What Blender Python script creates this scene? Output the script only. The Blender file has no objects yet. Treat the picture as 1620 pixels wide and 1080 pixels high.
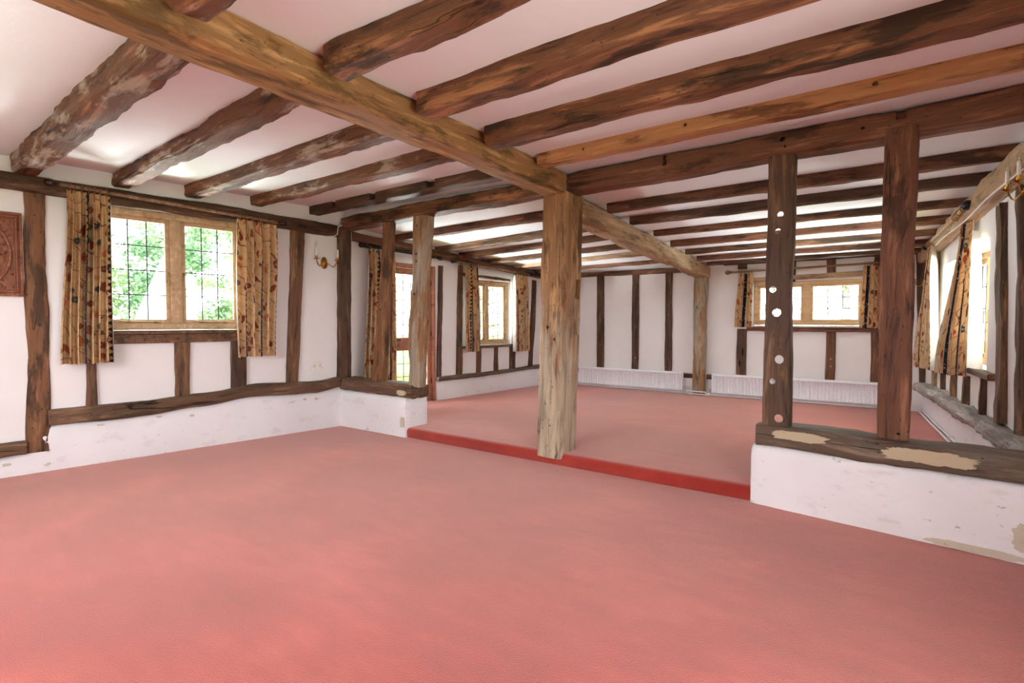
import bpy, bmesh, math, random
from mathutils import Vector, Matrix, noise
SC = bpy.context.scene
COL = SC.collection
V = Vector
PI = math.pi

# ------------------------------------------------------------------ basics
def tag(o, label=None, cat=None, group=None, kind=None):
    if label: o['label'] = label
    if cat: o['category'] = cat
    if group: o['group'] = group
    if kind: o['kind'] = kind
    return o

def obj(name, bm, mat, parent=None, sharp=None, smooth=True):
    me = bpy.data.meshes.new(name)
    bmesh.ops.recalc_face_normals(bm, faces=bm.faces)
    bm.to_mesh(me); bm.free()
    return objm(name, me, mat, parent, sharp, smooth)

def objm(name, me, mat, parent=None, sharp=None, smooth=True):
    o = bpy.data.objects.new(name, me); COL.objects.link(o)
    for m in (mat if isinstance(mat, (list, tuple)) else [mat]): me.materials.append(m)
    if smooth:
        me.polygons.foreach_set('use_smooth', [True] * len(me.polygons))
        me.set_sharp_from_angle(angle=math.radians(sharp or 35))
    if parent is not None:
        o.parent = parent
        o.matrix_parent_inverse = parent.matrix_world.inverted() if parent.type != 'EMPTY' else Matrix.Translation(-parent.location)
    return o

def thing(name, loc, label, cat, group=None, kind=None):
    o = bpy.data.objects.new(name, None); COL.objects.link(o)
    o.location = loc; o.empty_display_size = .1
    return tag(o, label, cat, group, kind)

def frame(x, y, z, o):   # matrix from axes
    return Matrix(((x.x, y.x, z.x, o.x), (x.y, y.y, z.y, o.y), (x.z, y.z, z.z, o.z), (0, 0, 0, 1)))

def box(bm, M, x0, x1, y0, y1, z0, z1, bev=0.0):
    vs = [bm.verts.new(M @ V(p)) for p in ((x0,y0,z0),(x1,y0,z0),(x1,y1,z0),(x0,y1,z0),(x0,y0,z1),(x1,y0,z1),(x1,y1,z1),(x0,y1,z1))]
    fs = [bm.faces.new([vs[i] for i in f]) for f in ((0,3,2,1),(4,5,6,7),(0,1,5,4),(1,2,6,5),(2,3,7,6),(3,0,4,7))]
    if bev > 0:
        es = list({e for f in fs for e in f.edges})
        bmesh.ops.bevel(bm, geom=es, offset=bev, segments=2, profile=.5, affect='EDGES')
    return bm

def tube(bm, pts, r, n=10, cap=True, closed=False):
    pts = [V(p) for p in pts]; rings = []
    m = len(pts)
    prev = None
    for i, p in enumerate(pts):
        if closed: d = pts[(i+1) % m] - pts[i-1]
        else: d = pts[min(i+1, m-1)] - pts[max(i-1, 0)]
        d.normalize()
        if prev is None:
            a = d.orthogonal().normalized()
        else:
            a = (prev - d * prev.dot(d)).normalized()
        prev = a; b = d.cross(a)
        rr = r[i] if isinstance(r, (list, tuple)) else r
        rings.append([bm.verts.new(p + rr * (a * math.cos(2*PI*k/n) + b * math.sin(2*PI*k/n))) for k in range(n)])
    rng = range(m) if closed else range(m-1)
    for i in rng:
        A, B = rings[i], rings[(i+1) % m]
        for k in range(n): bm.faces.new((A[k], A[(k+1) % n], B[(k+1) % n], B[k]))
    if cap and not closed:
        bm.faces.new(rings[0]); bm.faces.new(rings[-1])
    return bm

def lathe(bm, M, prof, n=20):   # profile (r, h) about local z
    rings = []
    for r, h in prof:
        if r < 1e-5: rings.append([bm.verts.new(M @ V((0, 0, h)))])
        else: rings.append([bm.verts.new(M @ V((r*math.cos(2*PI*k/n), r*math.sin(2*PI*k/n), h))) for k in range(n)])
    for A, B in zip(rings, rings[1:]):
        for k in range(n):
            q = []
            for v in (A[k % len(A)], A[(k+1) % len(A)], B[(k+1) % len(B)], B[k % len(B)]):
                if v not in q: q.append(v)
            if len(q) > 2: bm.faces.new(q)
    for R in (rings[0], rings[-1]):
        if len(R) > 2: bm.faces.new(R)
    return bm

def ring(bm, c, axis, R, r, n=24, m=8):
    a = V(axis).normalized(); u = a.orthogonal().normalized(); v = a.cross(u)
    return tube(bm, [V(c) + R*(u*math.cos(2*PI*k/n) + v*math.sin(2*PI*k/n)) for k in range(n)], r, m, closed=True)

def sph(bm, c, r, sc=(1, 1, 1), n=16):
    return lathe(bm, Matrix.Translation(V(c)) @ Matrix.Diagonal((sc[0], sc[1], sc[2], 1)),
                 [(r*math.sin(PI*k/10), -r*math.cos(PI*k/10)) for k in range(11)], n)

# ------------------------------------------------------------------ materials
class NT:
    def __init__(s, name):
        s.m = bpy.data.materials.new(name); s.m.use_nodes = True
        s.t = s.m.node_tree; s.t.nodes.clear()
        s.out = s.n('ShaderNodeOutputMaterial')
    def n(s, typ, ins=None, **kw):
        nd = s.t.nodes.new(typ)
        for k, v in kw.items(): setattr(nd, k, v)
        for k, v in (ins or {}).items():
            if isinstance(v, bpy.types.NodeSocket): s.t.links.new(v, nd.inputs[k])
            else: nd.inputs[k].default_value = v
        return nd
    def math(s, op, a, b=None, c=None, clamp=False):
        d = {0: a}
        if b is not None: d[1] = b
        if c is not None: d[2] = c
        return s.n('ShaderNodeMath', d, operation=op, use_clamp=clamp).outputs[0]
    def noise(s, vec, scale, det=4, rough=.55, dist=0.0):
        return s.n('ShaderNodeTexNoise', {'Vector': vec, 'Scale': scale, 'Detail': det, 'Roughness': rough, 'Distortion': dist}).outputs['Fac']
    def ramp(s, fac, stops):
        r = s.n('ShaderNodeValToRGB', {'Fac': fac}); e = r.color_ramp.elements
        while len(e) < len(stops): e.new(.5)
        for el, (p, c) in zip(e, stops):
            el.position = p; el.color = (*c, 1) if len(c) == 3 else c
        return r.outputs['Color']
    def step(s, fac, a, b):
        return s.n('ShaderNodeMapRange', {'Value': fac, 'From Min': a, 'From Max': b}, interpolation_type='SMOOTHSTEP').outputs[0]
    def mix(s, fac, a, b, mode='MIX'):
        nd = s.n('ShaderNodeMix', data_type='RGBA', blend_type=mode)
        for k, v in ((0, fac), (6, a), (7, b)):
            if isinstance(v, bpy.types.NodeSocket): s.t.links.new(v, nd.inputs[k])
            else: nd.inputs[k].default_value = v if k == 0 else (*v, 1)
        return nd.outputs[2]
    def mapping(s, vec, sc, loc=(0, 0, 0)):
        return s.n('ShaderNodeMapping', {'Vector': vec, 'Scale': sc, 'Location': loc}).outputs[0]
    def bump(s, h, strength, dist, normal=None):
        d = {'Height': h, 'Strength': strength, 'Distance': dist}
        if normal is not None: d['Normal'] = normal
        return s.n('ShaderNodeBump', d).outputs[0]
    def principled(s, col, rough=.6, normal=None, spec=.4, metal=0.0, **kw):
        d = {'Base Color': col if isinstance(col, bpy.types.NodeSocket) else (*col, 1), 'Roughness': rough, 'Specular IOR Level': spec, 'Metallic': metal}
        if normal is not None: d['Normal'] = normal
        d.update({k.replace('_', ' '): v for k, v in kw.items()})
        b = s.n('ShaderNodeBsdfPrincipled', d)
        s.t.links.new(b.outputs[0], s.out.inputs[0])
        return b

def srgb(r, g, b):
    f = lambda c: (c/255/12.92) if c/255 <= .04045 else ((c/255+.055)/1.055)**2.4
    return (f(r), f(g), f(b))

def wood(name, dark, mid, light, patch=None, pamt=.5, rough=.62, worm=.5, bumps=1.0, crack=.5, bleach=None):
    t = NT(name)
    oi = t.n('ShaderNodeObjectInfo').outputs['Random']
    tc = t.n('ShaderNodeTexCoord').outputs['Object']
    off = t.n('ShaderNodeCombineXYZ', {0: t.math('MULTIPLY', oi, 37.0), 1: t.math('MULTIPLY', oi, 91.0), 2: t.math('MULTIPLY', oi, 53.0)}).outputs[0]
    p = t.n('ShaderNodeVectorMath', {0: tc, 1: off}, operation='ADD').outputs[0]
    warp = t.n('ShaderNodeTexNoise', {'Vector': t.mapping(p, (.9, 2.5, 2.5)), 'Scale': 1.0, 'Detail': 2.0}).outputs['Color']
    p2 = t.n('ShaderNodeVectorMath', {0: warp, 1: (.16, .16, .16), 2: p}, operation='MULTIPLY_ADD').outputs[0]
    g1 = t.noise(t.mapping(p2, (1.3, 17, 17)), 1.0, 6, .6)
    g2 = t.noise(t.mapping(p2, (3.5, 70, 70)), 1.0, 4, .6)
    big = t.noise(t.mapping(p, (1.1, 4.5, 4.5)), 1.0, 4, .6)
    mixg = t.math('ADD', t.math('MULTIPLY', g1, .75), t.math('MULTIPLY', g2, .25))
    val = t.math('ADD', t.math('MULTIPLY', mixg, .72), t.math('MULTIPLY', big, .28))
    c = t.ramp(val, [(.385, dark), (.465, mid), (.525, mid), (.605, light)])
    c = t.n('ShaderNodeHueSaturation', {'Saturation': .88, 'Color': c}).outputs[0]
    if patch:
        pm = t.step(t.noise(t.mapping(p2, (1.6, 6, 6), (9, 3, 1)), 1.0, 5, .65), .62 - .22*pamt, .72 - .22*pamt)
        pc = t.ramp(mixg, [(.3, tuple(k*.5 for k in patch)), (.6, patch)])
        c = t.mix(t.math('MULTIPLY', pm, .85), c, pc)
    if bleach:   # weathered silver-grey towards the foot, with a ragged boundary
        xx = t.math('ADD', t.n('ShaderNodeSeparateXYZ', {0: tc}).outputs[0], t.math('MULTIPLY', t.math('SUBTRACT', t.noise(t.mapping(p2, (1.2, 9, 9)), 1.0, 5, .6), .5), 3.2))
        bm_ = t.math('SUBTRACT', 1.0, t.step(xx, bleach[0]-.35, bleach[0]+.35), clamp=True)
        bc = t.ramp(mixg, [(.34, tuple(k*.45 for k in bleach[1])), (.48, bleach[1]), (.6, tuple(min(1, k*1.25) for k in bleach[1]))])
        c = t.mix(t.math('MULTIPLY', bm_, .85), c, bc)
    # cracks running along the grain
    cr = t.noise(t.mapping(p, (.3, 9, 9), (5, 2, 7)), 1.0, 1, .4)
    crk = t.math('SUBTRACT', 1.0, t.step(t.math('ABSOLUTE', t.math('SUBTRACT', cr, .5)), .0, .010), clamp=True)
    crk = t.math('MULTIPLY', crk, t.step(t.noise(p, 2.3, 2), .5, .62))
    c = t.mix(t.math('MULTIPLY', crk, crack), c, tuple(k*.18 for k in dark))
    # woodworm pits and old nail holes
    vo = t.n('ShaderNodeTexVoronoi', {'Vector': t.mapping(p, (.7, 1, 1)), 'Scale': 26.0})
    pit = t.math('SUBTRACT', 1.0, t.step(vo.outputs['Distance'], .09, .17), clamp=True)
    sel = t.math('GREATER_THAN', t.n('ShaderNodeSeparateColor', {0: vo.outputs['Color']}).outputs[0], .62)
    pit = t.math('MULTIPLY', t.math('MULTIPLY', pit, sel), worm)
    c = t.mix(pit, c, tuple(k*.2 for k in dark))
    h = t.math('SUBTRACT', t.math('ADD', t.math('MULTIPLY', g1, .9), t.math('MULTIPLY', g2, .3)), t.math('ADD', t.math('MULTIPLY', crk, .9), pit))
    nrm = t.bump(h, .75*bumps, .014)
    t.principled(c, rough, nrm, .3)
    return t.m

W_GOLD = wood('wood_golden_oak', srgb(92, 60, 24), srgb(154, 108, 48), srgb(200, 152, 82), srgb(108, 82, 42), .45, worm=.4)
W_JOIST = wood('wood_brown_joist', srgb(52, 28, 14), srgb(112, 66, 32), srgb(168, 108, 56), srgb(52, 36, 24), .55)
W_ROUGH = wood('wood_flaky_joist', srgb(50, 26, 12), srgb(110, 62, 32), srgb(164, 102, 56), srgb(190, 172, 158), .42, bumps=1.7)
W_RED = wood('wood_red_brown', srgb(56, 30, 16), srgb(110, 65, 37), srgb(152, 98, 58), srgb(66, 42, 28), .45, worm=.3)
W_ORANGE = wood('wood_orange_oak', srgb(120, 74, 30), srgb(178, 122, 60), srgb(206, 150, 84), srgb(120, 76, 48), .5, worm=.3)
W_DARK = wood('wood_dark_plate', srgb(40, 25, 16), srgb(84, 54, 36), srgb(128, 88, 58), srgb(64, 46, 34), .45)
W_STUD = wood('wood_stud', srgb(54, 33, 18), srgb(110, 72, 42), srgb(158, 112, 68), srgb(74, 58, 44), .5)
W_PEG = wood('wood_pegged_stud', srgb(44, 30, 22), srgb(86, 60, 42), srgb(128, 94, 62), srgb(150, 112, 66), .2)
W_POST = wood('wood_old_post', srgb(84, 54, 28), srgb(146, 104, 60), srgb(186, 142, 88), srgb(172, 160, 142), .75, bumps=1.3, crack=.8)
W_CPOST = wood('wood_central_post', srgb(84, 52, 24), srgb(150, 104, 54), srgb(192, 144, 82), srgb(104, 72, 44), .5, bumps=1.3, crack=.9, bleach=(1.25, srgb(176, 162, 140)))
W_LSILL = wood('wood_brown_sill', srgb(48, 32, 20), srgb(100, 70, 46), srgb(142, 106, 72), srgb(80, 62, 46), .45, bumps=1.4, crack=.9)
W_POST2 = wood('wood_worm_post', srgb(66, 36, 16), srgb(122, 76, 36), srgb(164, 112, 58), srgb(72, 50, 34), .5, worm=.9)
W_SILL = wood('wood_weathered_sill', srgb(50, 38, 30), srgb(98, 78, 62), srgb(142, 120, 98), srgb(120, 110, 98), .5, bumps=1.5, crack=.9)
W_GREY = wood('wood_grey_sill', srgb(92, 84, 78), srgb(156, 148, 140), srgb(196, 188, 180), srgb(130, 116, 106), .4, bumps=2.6, crack=1.0, worm=.8)
W_PLATE = wood('wood_pale_plate', srgb(112, 82, 54), srgb(170, 134, 96), srgb(200, 168, 128), srgb(140, 104, 74), .4)
W_FRAME = wood('wood_window_oak', srgb(158, 122, 80), srgb(186, 150, 106), srgb(206, 174, 130), worm=0, bumps=.2, crack=0)
W_FRAME2 = wood('wood_pale_oak_frame', srgb(170, 128, 76), srgb(206, 166, 112), srgb(224, 190, 140), worm=0, bumps=.2, crack=0)
W_DOOR = wood('wood_door', srgb(128, 74, 44), srgb(166, 102, 66), srgb(186, 124, 84), worm=0, bumps=.2, crack=0)
W_CARVE = wood('wood_carved', srgb(70, 32, 14), srgb(132, 68, 30), srgb(172, 98, 48), worm=0, bumps=.4, crack=0, rough=.42)
W_POLE = wood('wood_pole', srgb(84, 56, 38), srgb(132, 96, 66), srgb(164, 126, 90), worm=0, bumps=.15, crack=0, rough=.25)
W_POLE2 = wood('wood_pale_pole', srgb(140, 104, 70), srgb(178, 140, 100), srgb(200, 166, 126), worm=0, bumps=.2, crack=0, rough=.4)

def plaster(name, col, stain=0.0, lump=1.0):
    t = NT(name)
    p = t.n('ShaderNodeNewGeometry').outputs['Position']
    n1 = t.noise(p, 2.2, 4); n2 = t.noise(p, 22, 5, .6)
    c = t.ramp(n1, [(.3, tuple(k*.955 for k in col)), (.7, col)])
    if stain:
        z = t.n('ShaderNodeSeparateXYZ', {0: p}).outputs[2]
        s1 = t.noise(t.mapping(p, (4, 4, 9)), 1.0, 6, .65)
        s2 = t.step(s1, .56, .68)
        c = t.mix(t.math('MULTIPLY', s2, .16*stain), c, srgb(166, 146, 112))
        fl = t.math('MULTIPLY', t.step(t.noise(t.mapping(p, (9, 9, 16), (3, 1, 8)), 1.0, 4, .6), .66, .70), .6*stain)
        c = t.mix(fl, c, srgb(168, 158, 142))
    h = t.math('ADD', t.math('MULTIPLY', n1, 1.0), t.math('MULTIPLY', n2, .22))
    t.principled(c, .85, t.bump(h, .5, .012*lump), .2)
    return t.m

P_WALL = plaster('plaster_wall', (.83, .805, .80))
P_CEIL = plaster('plaster_ceiling', (.82, .835, .85))
P_PLINTH = plaster('plaster_plinth', (.84, .835, .85), 1.0, 2.2)
P_FILL = plaster('plaster_filler', srgb(192, 178, 150), .7, 4.0)
P_BARE = plaster('plaster_bare', srgb(206, 196, 178), 1.0, 4.0)

def carpet():
    t = NT('carpet_red')
    p = t.n('ShaderNodeNewGeometry').outputs['Position']
    n0 = t.noise(p, .9, 3, .5, .4)
    n1 = t.noise(t.mapping(p, (3.0, 9, 3)), 1.0, 5, .6)
    n2 = t.noise(p, 160, 3, .6)
    v = t.math('ADD', t.math('ADD', t.math('MULTIPLY', n0, .45), t.math('MULTIPLY', n1, .27)), t.math('MULTIPLY', n2, .28))
    c = t.ramp(v, [(.34, srgb(138, 37, 28)), (.5, srgb(160, 49, 39)), (.66, srgb(190, 76, 63))])
    b = t.principled(c, .95, t.bump(t.math('ADD', n2, t.math('MULTIPLY', n1, .15)), .7, .006), .1, Sheen_Weight=.78, Sheen_Roughness=.5)
    b.inputs['Sheen Tint'].default_value = (1, .72, .66, 1)
    return t.m
CARPET = carpet()

def simple(name, col, rough=.5, metal=0.0, spec=.5, var=.06, scale=30, bump=.0, **kw):
    t = NT(name)
    p = t.n('ShaderNodeTexCoord').outputs['Object']
    n = t.noise(p, scale, 3)
    c = t.ramp(n, [(.3, tuple(k*(1-var) for k in col)), (.7, tuple(min(1, k*(1+var)) for k in col))])
    t.principled(c, rough, t.bump(n, bump, .003) if bump else None, spec, metal, **kw)
    return t.m

BRASS = simple('brass', srgb(176, 134, 60), .28, 1.0)
BRASS_D = simple('brass_dark', srgb(158, 130, 88), .35, 1.0)
LEAD = simple('lead_came', srgb(44, 50, 52), .6, .2)
WHITE = simple('white_enamel', srgb(236, 236, 242), .35)
WHITE_P = simple('white_plastic', srgb(232, 228, 222), .4)
CANDLE = simple('candle_sleeve', srgb(240, 236, 226), .5)
BLACK = simple('black_iron', srgb(34, 34, 38), .3, .4)
DARKHOLE = simple('socket_slot', srgb(30, 28, 28), .8)
LINING = simple('curtain_lining', srgb(232, 228, 220), .8, bump=.2, scale=120)
CABLE = simple('cable_white', srgb(226, 218, 206), .5)
COPPER = simple('pipe_grey', srgb(196, 196, 200), .4)
TENT = simple('canvas_white', srgb(238, 238, 236), .8)
BULB_T = NT('bulb_glass')
_m = BULB_T.n('ShaderNodeMixShader', {0: .12})
BULB_T.t.links.new(BULB_T.n('ShaderNodeBsdfTransparent', {'Color': (.97, .97, .97, 1)}).outputs[0], _m.inputs[1])
BULB_T.t.links.new(BULB_T.n('ShaderNodeBsdfGlossy', {'Roughness': .05}).outputs[0], _m.inputs[2])
BULB_T.t.links.new(_m.outputs[0], BULB_T.out.inputs[0])
BULB = BULB_T.m
GL = NT('window_glass')
_f = GL.n('ShaderNodeLayerWeight', {'Blend': .5})
_f = GL.math('MULTIPLY_ADD', GL.math('POWER', _f.outputs['Facing'], 5.0), .5, .03)
_m = GL.n('ShaderNodeMixShader', {0: _f})
GL.t.links.new(GL.n('ShaderNodeBsdfTransparent', {'Color': (.96, .98, .97, 1)}).outputs[0], _m.inputs[1])
GL.t.links.new(GL.n('ShaderNodeBsdfGlossy', {'Roughness': .02}).outputs[0], _m.inputs[2])
GL.t.links.new(_m.outputs[0], GL.out.inputs[0])
GLASS = GL.m

def chintz():
    """old floral furnishing fabric: sand ground, trailing leaves, daisies and navy ribbon stripes; UV in metres"""
    t = NT('chintz_fabric')
    uv = t.n('ShaderNodeUVMap').outputs[0]
    oi = t.n('ShaderNodeObjectInfo').outputs['Random']
    off = t.n('ShaderNodeCombineXYZ', {0: 0.0, 1: t.math('MULTIPLY', oi, 3.0)}).outputs[0]
    uvo = t.n('ShaderNodeVectorMath', {0: uv, 1: off}, operation='ADD').outputs[0]
    u = t.n('ShaderNodeSeparateXYZ', {0: uv}).outputs[0]
    vv = t.n('ShaderNodeSeparateXYZ', {0: uvo}).outputs[1]
    sand = t.ramp(t.noise(uvo, 14, 3), [(.3, srgb(202, 164, 118)), (.7, srgb(226, 192, 148))])
    c = sand
    wv = t.n('ShaderNodeTexNoise', {'Vector': uvo, 'Scale': 5.0, 'Detail': 2.0}).outputs['Color']
    wuv = t.n('ShaderNodeVectorMath', {0: wv, 1: (.12, .12, .0), 2: uvo}, operation='MULTIPLY_ADD').outputs[0]
    # stems
    st = t.n('ShaderNodeTexWave', {'Vector': wuv, 'Scale': 1.6, 'Distortion': 7.0, 'Detail': 1.0, 'Detail Scale': 1.2}, wave_type='BANDS', bands_direction='DIAGONAL').outputs['Fac']
    stem = t.math('SUBTRACT', 1.0, t.step(t.math('ABSOLUTE', t.math('SUBTRACT', st, .5)), .03, .06), clamp=True)
    c = t.mix(t.math('MULTIPLY', stem, .8), c, srgb(104, 58, 44))
    # leaves: stretched, tilted cells
    lm = t.n('ShaderNodeMapping', {'Vector': wuv, 'Rotation': (0, 0, .7), 'Scale': (18, 7, 1)}).outputs[0]
    lv = t.n('ShaderNodeTexVoronoi', {'Vector': lm, 'Scale': 1.0, 'Randomness': .8}, voronoi_dimensions='2D')
    lmask = t.math('SUBTRACT', 1.0, t.step(lv.outputs['Distance'], .30, .36), clamp=True)
    lr = t.n('ShaderNodeSeparateColor', {0: lv.outputs['Color']})
    lsel = t.math('GREATER_THAN', lr.outputs[0], .45)
    region = t.step(t.noise(uvo, 3.2, 2), .44, .52)
    lcol = t.ramp(lr.outputs[1], [(.2, srgb(132, 58, 44)), (.45, srgb(176, 92, 60)), (.6, srgb(92, 42, 40)), (.8, srgb(196, 118, 78))])
    c = t.mix(t.math('MULTIPLY', t.math('MULTIPLY', lmask, lsel), region), c, lcol)
    # daisies
    dm = t.mapping(uvo, (5.0, 5.0, 1), (.3, .7, 0))
    dv = t.n('ShaderNodeTexVoronoi', {'Vector': dm, 'Scale': 1.0, 'Randomness': .7}, voronoi_dimensions='2D')
    dl = t.n('ShaderNodeVectorMath', {0: dm, 1: dv.outputs['Position']}, operation='SUBTRACT').outputs[0]
    sx = t.n('ShaderNodeSeparateXYZ', {0: dl})
    ang = t.math('ARCTAN2', sx.outputs[1], sx.outputs[0])
    pet = t.math('MULTIPLY', t.math('COSINE', t.math('MULTIPLY', ang, 11.0)), .022)
    rad = t.math('ADD', dv.outputs['Distance'], pet)
    dmask = t.math('SUBTRACT', 1.0, t.step(rad, .15, .175), clamp=True)
    dcen = t.math('SUBTRACT', 1.0, t.step(dv.outputs['Distance'], .04, .055), clamp=True)
    dr = t.n('ShaderNodeSeparateColor', {0: dv.outputs['Color']})
    dsel = t.math('GREATER_THAN', dr.outputs[2], .5)
    dcol = t.ramp(dr.outputs[0], [(.3, srgb(66, 74, 74)), (.55, srgb(86, 92, 84)), (.65, srgb(168, 78, 54)), (.9, srgb(132, 62, 48))])
    c = t.mix(t.math('MULTIPLY', dmask, dsel), c, dcol)
    c = t.mix(t.math('MULTIPLY', dcen, dsel), c, srgb(150, 140, 118))
    # navy ribbon stripes with pale sprigs, scalloped by dark dots
    fr = t.math('FRACT', t.math('MULTIPLY', u, 2.35))
    rib = t.math('MULTIPLY', t.math('GREATER_THAN', fr, .88), 1.0)
    sv = t.n('ShaderNodeTexVoronoi', {'Vector': uvo, 'Scale': 38.0}, voronoi_dimensions='2D').outputs['Distance']
    sprig = t.math('SUBTRACT', 1.0, t.step(sv, .22, .32), clamp=True)
    spc = t.mix(t.math('MULTIPLY', sprig, t.step(t.noise(uvo, 20, 2), .5, .6)), srgb(38, 42, 54), srgb(196, 178, 156))
    c = t.mix(rib, c, spc)
    sc = t.math('ADD', .835, t.math('MULTIPLY', t.math('SINE', t.math('MULTIPLY', vv, 95.0)), .03))
    edge = t.math('MULTIPLY', t.math('GREATER_THAN', fr, sc), t.math('LESS_THAN', fr, .88))
    c = t.mix(edge, c, srgb(58, 44, 42))
    b = t.n('ShaderNodeBsdfPrincipled', {'Base Color': c, 'Roughness': .8, 'Specular IOR Level': .2, 'Normal': t.bump(t.noise(uvo, 260, 2), .15, .002)})
    tr = t.n('ShaderNodeBsdfTranslucent', {'Color': c})
    mx = t.n('ShaderNodeMixShader', {0: .22})
    t.t.links.new(b.outputs[0], mx.inputs[1]); t.t.links.new(tr.outputs[0], mx.inputs[2])
    t.t.links.new(mx.outputs[0], t.out.inputs[0])
    return t.m
CHINTZ = chintz()
def cloth_white():
    t = NT('lining_cloth')
    p = t.n('ShaderNodeTexCoord').outputs['Object']
    c = t.ramp(t.noise(p, 9, 3), [(.3, srgb(222, 216, 206)), (.7, srgb(236, 232, 224))])
    b = t.n('ShaderNodeBsdfPrincipled', {'Base Color': c, 'Roughness': .85, 'Specular IOR Level': .15})
    tr = t.n('ShaderNodeBsdfTranslucent', {'Color': c})
    mx = t.n('ShaderNodeMixShader', {0: .3})
    t.t.links.new(b.outputs[0], mx.inputs[1]); t.t.links.new(tr.outputs[0], mx.inputs[2]); t.t.links.new(mx.outputs[0], t.out.inputs[0])
    return t.m
LINING = cloth_white()

def leafmat(name, a, b):
    t = NT(name)
    p = t.n('ShaderNodeNewGeometry').outputs['Position']
    c = t.ramp(t.noise(p, 1.6, 4), [(.35, a), (.65, b)])
    d = t.n('ShaderNodeBsdfDiffuse', {'Color': c}); tr = t.n('ShaderNodeBsdfTranslucent', {'Color': c})
    mx = t.n('ShaderNodeMixShader', {0: .4})
    t.t.links.new(d.outputs[0], mx.inputs[1]); t.t.links.new(tr.outputs[0], mx.inputs[2]); t.t.links.new(mx.outputs[0], t.out.inputs[0])
    return t.m
LEAF_A = leafmat('leaves_green', srgb(100, 128, 84), srgb(164, 184, 132))
LEAF_B = leafmat('leaves_pale', srgb(150, 176, 120), srgb(206, 218, 168))
LEAF_C = leafmat('leaves_blue_green', srgb(86, 120, 92), srgb(136, 164, 126))
BARK = wood('bark', srgb(70, 56, 44), srgb(110, 92, 74), srgb(140, 120, 98), worm=0)
LAWN = leafmat('lawn_grass', srgb(120, 146, 84), srgb(156, 174, 112))

# ------------------------------------------------------------------ plan of the place (metres; camera stands at x=0, y=0)
EYE = 1.45
UP = .12                                # height of the raised carpet
def lineY(a, b):                        # x of a wall line at a given y
    return lambda y: a[0] + (b[0]-a[0]) * (y-a[1]) / (b[1]-a[1])
LX = lineY((-6.77, 1.14), (-6.40, 4.56))      # front room, window wall
FX = lineY((-6.47, 6.44), (-6.32, 9.50))      # raised room, garden-door wall
RX = lineY((.65, 5.30), (.20, 9.70))          # raised room, opposite wall
FY = 10.05                                    # end wall
def ceil_front(x): return 2.93 if x > -2.7 else 2.93 + .07 * (-2.7 - x) / 4.0
def ceil_far(y): return 2.84 - .068 * (y - 4.9)

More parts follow.
